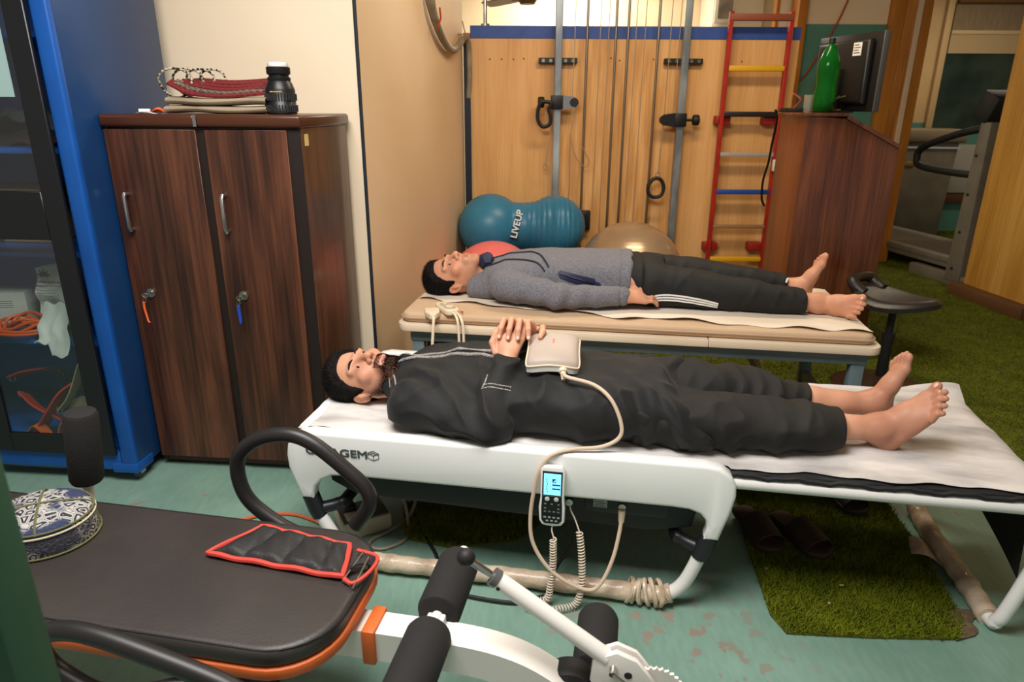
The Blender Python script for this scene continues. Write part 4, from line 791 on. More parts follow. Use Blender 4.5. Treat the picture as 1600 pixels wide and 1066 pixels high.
obj('middle_leg',MB().box((-.40,-.03,.03),(-.34,.03,.33),.004).box((-.42,-.22,0),(-.32,.22,.04),.006),m_rub,be)
def foam(u,z,v0,v1,r,p=be):
    f=obj('foam_roller',MB().tube([(u,v0,z),(u,v0+.004,z),(u,v0+.014,z),(u,v1-.014,z),(u,v1-.004,z),(u,v1,z)],[r*.78,r*.92,r,r,r*.92,r*.78],28),m_foam,p)
    return f
obj('roller_axle',MB().cyl((.142,-.26,.378),(.142,.26,.378),.012,seg=14),m_beam,be)
obj('axle_clamp',MB().box((.122,-.03,.355),(.162,.03,.385),.004),m_beam,be)
foam(.142,.378,.030,.215,.048); foam(.142,.378,-.215,-.02,.048)
obj('roller_axle',MB().cyl((.475,-.24,.268),(.475,.24,.268),.012,seg=14),m_beam,be)
foam(.475,.268,.05,.22,.047); foam(.475,.268,-.22,-.05,.047)
hub=obj('side_wheel',MB().cyl((.43,-.01,.25),(.43,.05,.25),.06,seg=28,bev=.015),m_rub,be); obj('wheel_disc',MB().cyl((.455,-.03,.225),(.455,-.012,.225),.035,seg=24),m_beam,hub)
# lever
lv=obj('lever_tube',MB().tube([(.275,0.0000,.515),(.50,0.0000,.36)],.0175,18),m_beam,be)
obj('lever_rod',MB().tube([(.225,0.0000,.549),(.28,0.0000,.512)],.008,12),m_chr,lv); obj('lever_collar',MB().tube([(.268,0.0000,.520),(.279,0.0000,.5125)],.0192,18),mat('grey_bezel',(86,84,86),.35),lv); obj('lever_knob',MB().sph((.215,0.0000,.556),.0185),m_rub,lv)
obj('collar_hole',MB().cyl((.283,-0.0190,.505),(.283,-0.0160,.505),.004,seg=10),m_rub,lv)
gp=obj('pivot_plate',MB().prism([(.475,.36),(.52,.385),(.56,.37),(.60,.32),(.61,.25),(.50,.25),(.47,.31)],-0.0150,-0.0020,'Y',.002),m_beam,be)
obj('pivot_plate',MB().prism([(.475,.36),(.52,.385),(.56,.37),(.60,.32),(.61,.25),(.50,.25),(.47,.31)],0.0100,0.0200,'Y',.002),m_beam,be)
gear=[]
for k in range(60):
    a=2*math.pi*k/60; r=.058 if k%2 else .052; gear.append((.60+r*math.cos(a),.29+r*math.sin(a)))
obj('gear_plate',MB().prism(gear,0.0020,0.0080,'Y'),m_beam,be)
obj('plate_hole',MB().cyl((.545,-0.0165,.335),(.545,-0.0140,.335),.008,seg=14),m_rub,gp); obj('pin',MB().tube([(.515,-0.0300,.345),(.515,0.0000,.35)],.008,10).tube([(.515,-0.0280,.345),(.545,-0.0280,.322)],.004,8),m_nik,gp)
# loop handles
loop=[(-.18,.20,.345),(-.235,.262,.343),(-.335,.262,.383),(-.417,.262,.445),(-.441,.262,.515),(-.428,.262,.58),(-.370,.262,.628),(-.292,.262,.646),(-.228,.262,.627),(-.15,.262,.566),(-.102,.262,.518),(-.097,.262,.473),(-.137,.262,.41)]
obj('loop_handle',MB().tube(loop,.0185,16,sm=7),m_bar,be)
obj('loop_handle',MB().tube([(-.30,-.20,.335),(-.40,-.262,.352),(-.50,-.262,.385),(-.537,-.262,.43),(-.525,-.262,.47),(-.475,-.262,.492),(-.40,-.262,.49),(-.285,-.262,.462),(-.164,-.262,.425),(-.10,-.262,.385),(-.09,-.262,.34),(-.13,-.262,.30)],.0185,16,sm=7),m_bar,be)
# upright foam post
fp=obj('foam_post',MB().tube([(-.90,.20,.33),(-.90,.26,.345),(-.892,.262,.40),(-.888,.262,.47),(-.865,.262,.64)],.013,12,sm=4),m_beam,be)
obj('post_foam',MB().tube([(-.889,.262,.452),(-.889,.262,.454),(-.888,.262,.464),(-.866,.262,.645),(-.865,.262,.655),(-.865,.262,.658)],[.030,.037,.0415,.041,.036,.026],28),m_foam,fp)
# ---------------- ankle weight ----------------
aw=thing('ankle_weight','black padded ankle weight with red binding on the exercise bench','ankle weight',bn(0,0,.4515),YN)
q0,q1,q2,q3=[np.array(p) for p in ((-.385,.032),(-.32,.150),(-.085,.118),(-.058,.012))]   # near-left, far-left, far-right, near-right
def quad(a,b): p=(q0*(1-a)+q3*a)*(1-b)+(q1*(1-a)+q2*a)*b; return p
def wt(a,b):
    p=quad(a,b); pk=abs(math.sin(math.pi*a*3.5+.25))**.5; e=min(1,6*min(a,1-a,b,1-b)*1.4)**.5
    return (p[0],p[1],.004+.020*e*(.45+.55*pk)+.0015*math.sin(a*40+b*13)*e)
m_nyl=mat('black_nylon',(34,33,34),.6,bump=.3,bscale=150); m_rb=mat('red_binding',(206,66,54),.7)
obj('pouch',MB().grid(wt,70,24,.004),m_nyl,aw)
bdp=[quad(i/30,0) for i in range(30)]+[quad(1,i/8) for i in range(8)]+[quad(.99-.0*i,1) for i in range(1)]+[quad(1-i/30,1) for i in range(1,30)]+[quad(0,1-i/8) for i in range(8)]
obj('binding',MB().tube([(p[0],p[1],.008+.002*math.sin(i*.7)) for i,p in enumerate(bdp)],.0062,7,closed=True),m_rb,aw)
obj('buckle',MB().tube([(-.055,.005,.004),(-.025,-.012,.004),(-.018,.06,.028),(-.035,.075,.03)],.0022,6,closed=True),m_nik,aw)
obj('strap_end',MB().grid(lambda a,b:(-.06+.055*a,.05-.03*b+.04*a,.004+.02*math.sin(a*3)),8,6,.004),m_nyl,aw)
obj('strap_binding',MB().tube([(-.06,.015,.006),(-.03,.0,.006),(-.006,.035,.012),(-.008,.085,.012),(-.06,.10,.012)],.0045,6,sm=4),m_rb,aw)
# ---------------- embroidered cap ----------------
kc=thing('embroidered_cap','round navy and white embroidered cap lying on the exercise bench','cap',bn(-.80,.035,.451),YN)
def capmat(name,c1,c2_,c3,sc):
    m=bpy.data.materials.new(name); m.use_nodes=True; nt=m.node_tree; N=nt.nodes; L=nt.links; b=N['Principled BSDF']; b.inputs['Roughness'].default_value=.85
    tc=N.new('ShaderNodeTexCoord'); v=N.new('ShaderNodeTexVoronoi'); v.feature='DISTANCE_TO_EDGE'; v.distance='MANHATTAN' if hasattr(v,'distance') else v.distance; v.inputs['Scale'].default_value=sc; L.new(tc.outputs['Object'],v.inputs[0])
    ml=N.new('ShaderNodeMath'); ml.operation='MULTIPLY'; ml.inputs[1].default_value=22; L.new(v.outputs['Distance'],ml.inputs[0]); si_=N.new('ShaderNodeMath'); si_.operation='SINE'; L.new(ml.outputs[0],si_.inputs[0])
    r=N.new('ShaderNodeValToRGB'); r.color_ramp.interpolation='CONSTANT'; e=r.color_ramp.elements; e[0].color=lin(c1); e[1].position=.35; e[1].color=lin(c2_); L.new(si_.outputs[0],r.inputs[0])
    n=N.new('ShaderNodeTexNoise'); n.inputs['Scale'].default_value=9; L.new(tc.outputs['Object'],n.inputs[0]); r2=N.new('ShaderNodeValToRGB'); r2.color_ramp.elements[0].position=.52; r2.color_ramp.elements[1].position=.58; L.new(n.outputs['Fac'],r2.inputs[0])
    mx=N.new('ShaderNodeMixRGB'); L.new(r2.outputs[0],mx.inputs[0]); L.new(r.outputs[0],mx.inputs[1]); mx.inputs[2].default_value=lin(c3); L.new(mx.outputs[0],b.inputs['Base Color'])
    bp=N.new('ShaderNodeBump'); bp.inputs['Strength'].default_value=.5; bp.inputs['Distance'].default_value=.002; L.new(si_.outputs[0],bp.inputs['Height']); L.new(bp.outputs[0],b.inputs['Normal']); return m
m_c1=capmat('cap_top_cloth',(34,36,52),(176,173,168),(44,52,84),44); m_c2=capmat('cap_band_cloth',(44,44,54),(176,172,160),(60,60,70),60)
def ring(r,z,rr,m,n='cap_cord'):
    pass
obj('band',MB().lathe([(.112,0),(.114,.004),(.109,.058),(.107,.061)],seg=56,sx=1.0,sy=.92),m_c2,kc)
obj('crown',MB().lathe([(.107,.060),(.104,.066),(.09,.073),(.06,.079),(.03,.082),(.001,.083)],seg=56,sx=1.0,sy=.92),m_c1,kc)
for r,z,c in ((.1155,.004,'a'),(.1105,.052,'b'),(.1085,.061,'c')):
    obj('cord',MB().tube([(r*math.cos(a),.92*r*math.sin(a),z) for a in np.linspace(0,6.283,73)[:-1]],.0024,6,closed=True),mat('olive_cord' if c!='b' else 'pale_cord',(96,96,60) if c!='b' else (190,184,160),.8),kc)
for an in (35,125): 
    d=(math.cos(R(an)),.92*math.sin(R(an))); obj('olive_stripe',MB().tube([(d[0]*r,d[1]*r,z) for r,z in ((-.109,.058),(-.104,.0675),(-.09,.0745),(-.06,.0805),(-.03,.0835),(0,.0845),(.03,.0835),(.06,.0805),(.09,.0745),(.104,.0675),(.109,.058),(.1135,.006))],.0028,5),mat('olive_cord',(96,96,60),.8),kc)
# green post at the very left
gpst=thing('green_post','dark green painted post close to the camera at the left edge','post',(-.60,.60,0))
obj('post_body',MB().box((-.08,-.03,0),(.072,.03,1.7),.004),mat('green_paint',(46,84,60),.5,c2=(40,76,54),scale=4),gpst); obj('post_foot',MB().box((-.12,-.08,0),(.10,.08,.02),.004),mat('green_paint',(46,84,60),.5),gpst)
# ---------------- people: distance field modelling ----------------
from mathutils.bvhtree import BVHTree
F32=np.float32
def smin(a,b,k):
    if k<=0: return np.minimum(a,b)
    h=np.clip(.5+.5*(b-a)/k,0,1); return b+(a-b)*h-k*h*(1-h)
def smax(a,b,k): return -smin(-a,-b,k)
def d_cone(X,Y,Z,a,b,ra,rb):
    a=np.array(a,F32);b=np.array(b,F32);ba=b-a; L=float(ba@ba)+1e-9
    t=np.clip(((X-a[0])*ba[0]+(Y-a[1])*ba[1]+(Z-a[2])*ba[2])/L,0,1)
    return np.sqrt((X-a[0]-t*ba[0])**2+(Y-a[1]-t*ba[1])**2+(Z-a[2]-t*ba[2])**2)-(ra+(rb-ra)*t)
def d_ell(X,Y,Z,c,r):
    x=(X-c[0]);y=(Y-c[1]);z=(Z-c[2])
    k0=np.sqrt((x/r[0])**2+(y/r[1])**2+(z/r[2])**2); k1=np.sqrt((x/r[0]**2)**2+(y/r[1]**2)**2+(z/r[2]**2)**2)+1e-6
    return k0*(k0-1)/k1
class Grid:
    def __init__(s,lo,hi,h):
        s.lo=np.array(lo,float);s.h=h;s.n=np.ceil((np.array(hi)-s.lo)/h).astype(int)+1; s.D=np.full(s.n,.5,F32)
        s.ax=[(s.lo[i]+h*np.arange(s.n[i])).astype(F32) for i in range(3)]
    def apply(s,lo,hi,fn,k=0,op='u',pad=None):
        pad=pad if pad is not None else k+4*s.h
        i0=np.clip(np.floor((np.array(lo)-pad-s.lo)/s.h).astype(int),0,s.n-1); i1=np.clip(np.ceil((np.array(hi)+pad-s.lo)/s.h).astype(int)+1,1,s.n)
        if (i1<=i0).any(): return s
        sl=tuple(slice(a,b) for a,b in zip(i0,i1)); X=s.ax[0][sl[0]][:,None,None];Y=s.ax[1][sl[1]][None,:,None];Z=s.ax[2][sl[2]][None,None,:]
        d=fn(X,Y,Z); D=s.D[sl]
        s.D[sl]=smin(D,d,k) if op=='u' else (smax(D,-d,k) if op=='s' else smax(D,d,k)); return s
    def cone(s,a,b,ra,rb=None,k=.01,op='u'):
        rb=ra if rb is None else rb; r=max(ra,rb); lo=np.minimum(a,b)-r; hi=np.maximum(a,b)+r
        return s.apply(lo,hi,lambda X,Y,Z:d_cone(X,Y,Z,a,b,ra,rb),k,op)
    def chain(s,pts,rs,k=.01):
        for i in range(len(pts)-1): s.cone(pts[i],pts[i+1],rs[i],rs[i+1],k)
        return s
    def ell(s,c,r,k=.01,op='u'): return s.apply(np.array(c)-r,np.array(c)+r,lambda X,Y,Z:d_ell(X,Y,Z,c,r),k,op)
    def loft(s,st,k=.01,n=2.3,cap=.012,op='u'):
        st=np.array(st,float); x=st[:,0]; lo=(x[0],(st[:,1]-st[:,3]).min(),(st[:,2]-st[:,4]).min()); hi=(x[-1],(st[:,1]+st[:,3]).max(),(st[:,2]+st[:,4]).max())
        xx=np.linspace(x[0]-.2,x[-1]+.2,200)
        def sm(col):
            y=np.interp(xx,x,col); kx=max(1,int(.02/(xx[1]-xx[0]))); yp=np.pad(y,kx,mode='edge'); return np.convolve(yp,np.ones(2*kx+1)/(2*kx+1),'valid')
        cs=[sm(st[:,i]) for i in range(1,5)]
        def fn(X,Y,Z):
            cy_,cz_,w,h=[np.interp(X.ravel(),xx,c).astype(F32).reshape(X.shape) for c in cs]
            q=(np.abs((Y-cy_)/w)**n+np.abs((Z-cz_)/h)**n)**(1/n); d=(q-1)*np.minimum(w,h)
            return smax(d,np.maximum(x[0]-X,X-x[-1]),cap)
        return s.apply(lo,hi,fn,k,op)
    def local(s,c,A,rad,fn,k=.01,op='u'):
        # A rows: local axes in grid frame
        A=np.array(A,F32);c=np.array(c,F32)
        def f(X,Y,Z):
            x=X-c[0];y=Y-c[1];z=Z-c[2]
            return fn(*[x*A[i,0]+y*A[i,1]+z*A[i,2] for i in range(3)])
        return s.apply(c-rad,c+rad,f,k,op,pad=.0)
    def mesh(s):
        D=s.D; n=D.shape; S=D<0
        c=[S[:-1,:-1,:-1],S[1:,:-1,:-1],S[:-1,1:,:-1],S[1:,1:,:-1],S[:-1,:-1,1:],S[1:,:-1,1:],S[:-1,1:,1:],S[1:,1:,1:]]
        cnt=sum(q.astype(np.int8) for q in c); act=(cnt>0)&(cnt<8); ijk=np.argwhere(act); idx=-np.ones(act.shape,np.int64); idx[act]=np.arange(len(ijk))
        P=np.zeros((len(ijk),3)); W=np.zeros(len(ijk)); off=np.array([[i&1,(i>>1)&1,(i>>2)&1] for i in range(8)])
        vals=[D[ijk[:,0]+o[0],ijk[:,1]+o[1],ijk[:,2]+o[2]].astype(float) for o in off]
        for a in range(8):
            for b in range(a+1,8):
                if abs(off[a]-off[b]).sum()!=1: continue
                va,vb=vals[a],vals[b]; m=(va<0)!=(vb<0); t=np.where(m,va/(va-vb+1e-20),0)
                P+=np.where(m[:,None],off[a]+t[:,None]*(off[b]-off[a]),0); W+=m
        V=s.lo+(ijk+P/W[:,None])*s.h; Q=[]
        for ax in range(3):
            o=[0,0,0];o[ax]=1; sl0=tuple(slice(0,n[i]-o[i]) for i in range(3)); sl1=tuple(slice(o[i],n[i]) for i in range(3))
            A=S[sl0];B=S[sl1]; e=np.argwhere(A!=B); u,v=[(1,2),(2,0),(0,1)][ax]
            ok=(e[:,u]>0)&(e[:,v]>0)&(e[:,u]<n[u]-1)&(e[:,v]<n[v]-1); e=e[ok]
            def g(du,dv): q=e.copy();q[:,u]-=du;q[:,v]-=dv;return idx[q[:,0],q[:,1],q[:,2]]
            f=np.stack([g(1,1),g(0,1),g(0,0),g(1,0)],1); fl=~A[e[:,0],e[:,1],e[:,2]]; f[fl]=f[fl][:,::-1]; Q.append(f)
        return V,np.concatenate(Q)
def vnormals(V,Q):
    N=np.zeros_like(V); n=np.cross(V[Q[:,2]]-V[Q[:,0]],V[Q[:,3]]-V[Q[:,1]])
    for k in range(4): np.add.at(N,Q[:,k],n)
    return N/(np.linalg.norm(N,axis=1)[:,None]+1e-12)
def relax(V,Q,it=2,lam=.5):
    E=np.concatenate([Q[:,[0,1]],Q[:,[1,2]],Q[:,[2,3]],Q[:,[3,0]]])
    deg=np.bincount(E.ravel(),minlength=len(V)).astype(float)
    for _ in range(it):
        A=np.stack([np.bincount(E[:,0],V[E[:,1],k],len(V))+np.bincount(E[:,1],V[E[:,0],k],len(V)) for k in range(3)],1)/deg[:,None]; V=V+lam*(A-V)
    return V
def qobj(name,V,Q,m,parent):
    me=bpy.data.meshes.new(name); n=len(Q); me.vertices.add(len(V)); me.vertices.foreach_set('co',V.astype(F32).ravel()); me.loops.add(n*4); me.loops.foreach_set('vertex_index',Q.astype(np.int32).ravel()); me.polygons.add(n); me.polygons.foreach_set('loop_start',np.arange(n,dtype=np.int32)*4); me.polygons.foreach_set('loop_total',np.full(n,4,np.int32)); me.update(calc_edges=True)
    return objm(name,me,m,parent,ang=None)
def frame(z,y):
    z=np.array(z,float);z/=np.linalg.norm(z);y=np.array(y,float);y-=z*(y@z);y/=np.linalg.norm(y);x=np.cross(y,z);return np.array([x,y,z])
# head in its own frame: x side, y face, z crown
def head_d(x,y,z,ears=True,wide=1.0):
    ax=np.abs(x)
    d=d_ell(x,y,z,(0,-.010,.037),(.074*wide,.088,.089))
    d=smin(d,d_ell(x,y,z,(0,.028,-.035),(.058*wide,.058,.074)),.03)
    d=smin(d,d_cone(ax,y,z,(.050*wide,-.005,-.050),(.012,.062,-.098),.021,.019),.022)
    d=smin(d,d_ell(x,y,z,(0,.071,-.104),(.022,.018,.018)),.018)
    d=smin(d,d_ell(ax,y,z,(.042*wide,.056,-.022),(.024,.022,.02)),.02)
    d=smin(d,d_cone(ax,y,z,(.046,.068,.024),(.008,.083,.021),.009,.009),.016)
    d=smax(d,-d_ell(ax,y,z,(.031,.098,.001),(.019,.020,.0125)),.014)
    d=smin(d,d_cone(x,y,z,(0,.082,.012),(0,.104,-.024),.0075,.0105),.012)
    d=smin(d,d_ell(x,y,z,(0,.105,-.030),(.0125,.012,.011)),.008)
    d=smin(d,d_ell(ax,y,z,(.0135,.093,-.034),(.0085,.010,.0085)),.006)
    d=smax(d,-d_ell(ax,y,z,(.0065,.099,-.041),(.0042,.006,.004)),.003)
    d=smin(d,d_ell(x,y,z,(0,.076,-.066),(.03,.018,.022)),.014)
    d=smin(d,d_cone(ax,y,z,(.021,.084,-.066),(.004,.0935,-.0615),.0038,.0055),.006)
    d=smin(d,d_cone(ax,y,z,(.019,.084,-.0695),(.0,.0915,-.0745),.004,.0065),.006)
    d=smax(d,-d_ell(x,y,z,(0,.098,-.0675),(.022,.009,.0016)),.003)
    # lids
    lid=smax(d_ell(ax,y,z,(.031,.0655,.002),(.0155,.0155,.0155)),-(z-.0016),.002)
    d=smin(d,lid,.003)
    lid2=smax(d_ell(ax,y,z,(.031,.065,.002),(.0152,.0152,.0152)),(z+.0030),.002); d=smin(d,lid2,.003)
    if ears:
        e=d_ell(ax,y+.25*(z+.01),z,(.080*wide,-.014,-.008),(.0105,.019,.031)); e=smax(e,-d_ell(ax,y+.25*(z+.01),z,(.092*wide,-.012,-.004),(.010,.011,.020)),.004); e=np.minimum(e,d_ell(ax,y+.25*(z+.01),z,(.084*wide,-.004,-.010),(.006,.005,.008))); d=smin(d,e,.007)
    return d
def head_part(fn,h,lo,hi,c,A,s,m,name,parent,off,disp=None,it=1):
    g=Grid(lo,hi,h); g.apply(lo,hi,fn,0,pad=0); V,Q=g.mesh(); V=relax(V,Q,it,.4)
    if disp is not None: V=V+vnormals(V,Q)*disp(V)[:,None]
    V=(V*s)@A+np.array(c)-off; return qobj(name,V,Q,m,parent)
HLO,HHI=(-.11,-.13,-.14),(.11,.13,.16)
def hair(c,A,s,m,parent,off,hl,thick,wide=1.0,side=1.0):
    ys,zs=hl
    def fn(x,y,z):
        d=head_d(x,y,z,False,wide); line=np.interp(y.ravel(),ys,zs).astype(F32).reshape(y.shape)
        q=np.clip((z-line)/.028,-.35,1); t=thick*q*(side+(1-side)*np.clip((z-.03)/.05,0,1))
        return d-np.where(z-line<0,-.006+0*q,t+.001)
    ho=head_part(fn,.0028,HLO,HHI,c,A,s,m,'hair',parent,off,lambda V:.0035*fbm(V*np.array([150,55,150.]),3)*1.5)
    nv=len(ho.data.vertices); Vh=np.zeros(nv*3,F32); ho.data.vertices.foreach_get('co',Vh); Vh=Vh.reshape(-1,3).astype(float)+off; Qh=np.zeros(len(ho.data.loops),np.int32); ho.data.loops.foreach_get('vertex_index',Qh)
    strands('hair_strands',Vh,Qh.reshape(-1,4),np.array(c),A,s,hair_mask(hl),9000,.011,(0,-.55,.35),m,ho,off,.0006)
    return ho
def eye_set(c,A,s,parent,off):
    me_w=mat('eye_white',(134,114,104),.35); me_i=mat('iris_brown',(34,20,14),.2)
    for sx in (-1,1):
        p=(np.array([sx*.031,.0645,.002])*s)@A+np.array(c)-off; e=obj('eyeball',MB().sph(p,.0143*s,u=18,v=12),me_w,parent)
        q=(np.array([sx*.031,.0645+.0122,.0015])*s)@A+np.array(c)-off; obj('iris',MB().sph(q,.0060*s,(1,.6,1),u=14,v=10),me_i,e)
        b=[(np.array([sx*x,y,z])*s)@A+np.array(c)-off for x,y,z in ((.012,.0885,.0215),(.026,.0865,.0275),(.040,.077,.026),(.049,.067,.020))]
        obj('eyebrow',MB().tube(b,[.003,.0048,.0045,.002],8,sm=4,prof=[(1.3,0),(.9,.5),(0,.65),(-.9,.5),(-1.3,0),(-.9,-.5),(0,-.65),(.9,-.5)]),mat('brow_hair',(26,19,16),.8,bump=.6,bscale=400),parent)
    lp_=[(np.array([x,y,z])*s)@A+np.array(c)-off for x,y,z in ((-.021,.0855,-.067),(-.010,.0945,-.0632),(0,.0965,-.0640),(.010,.0945,-.0632),(.021,.0855,-.067))]
    ll=[(np.array([x,y,z])*s)@A+np.array(c)-off for x,y,z in ((-.019,.0860,-.069),(-.009,.0945,-.0745),(0,.0960,-.0755),(.009,.0945,-.0745),(.019,.0860,-.069))]
    ml=mat('lip_skin',(172,108,96),.5); obj('upper_lip',MB().tube(lp_,[.001,.0028,.0030,.0028,.001],8,sm=4),ml,parent); obj('lower_lip',MB().tube(ll,[.001,.0032,.0036,.0032,.001],8,sm=4),ml,parent)
def foot_d(x,y,z):
    d=d_ell(x,y,z,(0,0,0),(.040,.035,.040))
    d=smin(d,d_ell(x,y,z,(-.036,0,-.040),(.033,.029,.036)),.03)
    d=smin(d,d_cone(x,y,z,(.005,.002,-.012),(.075,.008,-.034),.035,.027),.02)
    d=smin(d,d_cone(x,y,z,(.07,.010,-.036),(.135,.024,-.054),.026,.0185),.02)
    d=smin(d,d_cone(x,y,z,(-.02,-.012,-.052),(.115,-.028,-.060),.024,.014),.025)
    d=smin(d,d_cone(x,y,z,(.06,-.01,-.045),(.13,-.006,-.056),.024,.016),.02)
    d=smin(d,d_cone(x,y,z,(.135,.026,-.056),(.165,.029,-.055),.0155,.0125),.008); d=smin(d,d_ell(x,y,z,(.176,.030,-.054),(.017,.0135,.0125)),.004)
    for yy,x0,x1,r in ((.0080,.140,.186,.0088),(-.0090,.136,.178,.0084),(-.0245,.128,.166,.0080),(-.0385,.116,.150,.0080)):
        t=d_cone(x,y,z,(x0,yy,-.056),(x1-.010,yy-.001,-.050),.0100,r); t=np.minimum(t,d_cone(x,y,z,(x1-.012,yy-.001,-.051),(x1,yy-.002,-.060),r,r*.95)); d=smin(d,t,.0025)
    return d
def add_foot(g,ank,f,m,right,s=1.0):
    f=np.array(f,float);f/=np.linalg.norm(f);m=np.array(m,float);m-=f*(m@f);m/=np.linalg.norm(m); n=np.cross(f,m) if right else np.cross(m,f)
    A=np.array([f,m,n]); g.local(ank,A,.215*s,lambda x,y,z:foot_d(x/s,y/(s*1.16),z/s)*s,.025)
    return A
def toenail(ank,A,s,parent,off,m):
    for (x,y,z,r) in ((.181,.030,-.0435,.0075),(.178,.006,-.0440,.0042),(.168,-.010,-.0440,.004)):
        p=(np.array([x,y,z])*s)@A+np.array(ank)-off; Rm=Matrix([list(A[:,0]),list(A[:,1]),list(A[:,2])]).to_4x4(); o=obj('toenail',MB().sph(p,r*s,(1.1,.85,.35),u=10,v=8,rot=Rm),m,parent)
def finger(g,pts,r,k=.0035): g.chain(pts,[r*1.08]+[r]*(len(pts)-2)+[r*.84],k)
def rgbskin(name,c1,c2_): return mat(name,c1,.5,c2=c2_,scale=9,detail=5,bump=.12,bscale=180,sss=.12,spec=.4)
def tint(ob,V,fn):
    me=ob.data; a=me.attributes.new('tint','FLOAT_COLOR','POINT'); c=np.ones((len(V),4),F32); c[:,:3]=fn(V); a.data.foreach_set('color',c.ravel())
    m=me.materials[0]; N=m.node_tree.nodes; L=m.node_tree.links; b=N['Principled BSDF']
    if 'tint_attr' not in N:
        src=b.inputs['Base Color'].links[0].from_socket; at=N.new('ShaderNodeAttribute'); at.name='tint_attr'; at.attribute_name='tint'; mx=N.new('ShaderNodeMixRGB'); mx.blend_type='MULTIPLY'; mx.inputs[0].default_value=1; L.new(src,mx.inputs[1]); L.new(at.outputs['Color'],mx.inputs[2]); L.new(mx.outputs[0],b.inputs['Base Color'])
def sst(x,a,b): t=np.clip((x-a)/(b-a),0,1); return t*t*(3-2*t)
def skin_tint(hc,A,s,stub,footu,footc):
    def f(V):
        x,y,z=(((V-hc)/s)@A.T).T; ax=np.abs(x); C=np.ones((len(V),3)); hd=sst(z,-.16,-.13)*sst(.16-np.sqrt(x*x+y*y),0,.02)
        top=np.interp(y,[-.02,.005,.03,.055,.075,.1],[.012,-.012,-.042,-.056,-.050,-.050]); m=sst(top-z,-.006,.022)*sst(y,-.02,.01)*hd
        lipm=np.sqrt((ax/.023)**2+((z+.069)/.012)**2); m*=sst(lipm,.9,1.25); m=m*stub*(.8+.4*vnoise(V*400)); C*=(1-m[:,None]*np.array([.62,.66,.66]))
        ck=np.exp(-(((ax-.043)/.022)**2+((z+.025)/.024)**2))*hd+.9*np.exp(-((ax/.018)**2+((z+.03)/.016)**2))*sst(y,.08,.1)*hd+.8*sst(ax,.076,.084)*hd
        C*=1-np.clip(ck,0,1)[:,None]*np.array([.0,.09,.08])
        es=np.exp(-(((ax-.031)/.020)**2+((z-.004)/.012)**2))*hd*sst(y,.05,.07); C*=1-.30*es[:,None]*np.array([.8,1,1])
        ft=sst(V[:,0],footu,footu+.06); C*=1-ft[:,None]*np.array(footc); return C
    return f
def strands(name,V,Q,hc,A,s,mask,n,L,dirv,m,parent,off,w=.0007,seed=3):
    r=np.random.RandomState(seed); Pl=((V-hc)/s)@A.T; C=Pl[Q].mean(1); ar=np.linalg.norm(np.cross(V[Q[:,2]]-V[Q[:,0]],V[Q[:,3]]-V[Q[:,1]]),axis=1); pr=mask(C)*ar; pr/=pr.sum()
    k=r.choice(len(Q),n,p=pr); uv=r.rand(n,2,1); q=V[Q[k]]; p=(q[:,0]*(1-uv[:,0])+q[:,1]*uv[:,0])*(1-uv[:,1])+(q[:,3]*(1-uv[:,0])+q[:,2]*uv[:,0])*uv[:,1]
    N=np.cross(q[:,2]-q[:,0],q[:,3]-q[:,1]); N/=np.linalg.norm(N,axis=1)[:,None]+1e-12
    d=N*.55+np.array(dirv)@A+.35*r.randn(n,3); d/=np.linalg.norm(d,axis=1)[:,None]; sd=np.cross(d,N); sd/=np.linalg.norm(sd,axis=1)[:,None]+1e-9
    l=L*(.6+.7*r.rand(n,1)); v=np.stack([p+sd*w-N*.0008,p-sd*w-N*.0008,p+d*l],1)-off
    me=bpy.data.meshes.new(name); me.vertices.add(n*3); me.loops.add(n*3); me.polygons.add(n); me.vertices.foreach_set('co',v.reshape(-1)); me.loops.foreach_set('vertex_index',np.arange(n*3)); me.polygons.foreach_set('loop_start',np.arange(n)*3); me.polygons.foreach_set('loop_total',np.full(n,3)); me.update()
    o=objm(name,me,m,parent,sm=False); o['kind']='stuff'; return o
def beard_mask(C):
    x,y,z=C.T; ax=np.abs(x)
    top=np.interp(y,[-.02,.005,.03,.055,.075,.1],[.0,-.030,-.060,-.072,-.070,-.070]); t=sst(top-z,-.004,.016)*sst(y,-.015,.015)*sst(z,-.135,-.118)*(.7+.5*sst(y,.03,.06))
    lipm=np.sqrt((ax/.020)**2+((z+.069)/.0095)**2); t*=sst(lipm,.95,1.2)
    mo=sst(.030-ax,0,.006)*sst(-.044-z,0,.004)*sst(z+.0635,0,.002)*sst(y,.06,.075)*1.5; sd=sst(.030-ax,0,.004)*sst(ax-.022,0,.002)*sst(-.05-z,0,.004)*sst(y,.05,.06)*sst(z,-.11,-.1)*1.3
    return np.maximum(t,np.maximum(mo,sd))
def hair_mask(hl):
    def f(C):
        x,y,z=C.T; line=np.interp(y,*hl); return sst(z-line,.0,.01)
    return f
def tube_drape(tree,uv,d,r,name,m,parent,off,flat=None,lift=.001,step=6):
    P=catmull([(*p,0) if len(p)==2 else p for p in uv],step); out=[]
    for p in P:
        h=tree.ray_cast(Vector(p)-Vector(d)*.5,Vector(d),1.5)
        if h[0] is not None: out.append(np.array(h[0])+np.array(h[1])*lift)
    if len(out)<2: return None
    return obj(name,MB().tube([o-off for o in out],r,7 if flat is None else 0,prof=flat),m,parent) if flat is None else obj(name,MB().tube([o-off for o in out],r,prof=flat,up=-np.array(d)),m,parent)
RIB=[(-.25,-1),(.25,-1),(.25,1),(-.25,1)]
def cloth_mesh(g,folds,it=2):
    V,Q=g.mesh(); V=relax(V,Q,it,.5); N=vnormals(V,Q); V=V+N*folds(V,N)[:,None]; V=relax(V,Q,1,.4); return V,Q
def ridge(n): return 1-np.abs(2*n-1)
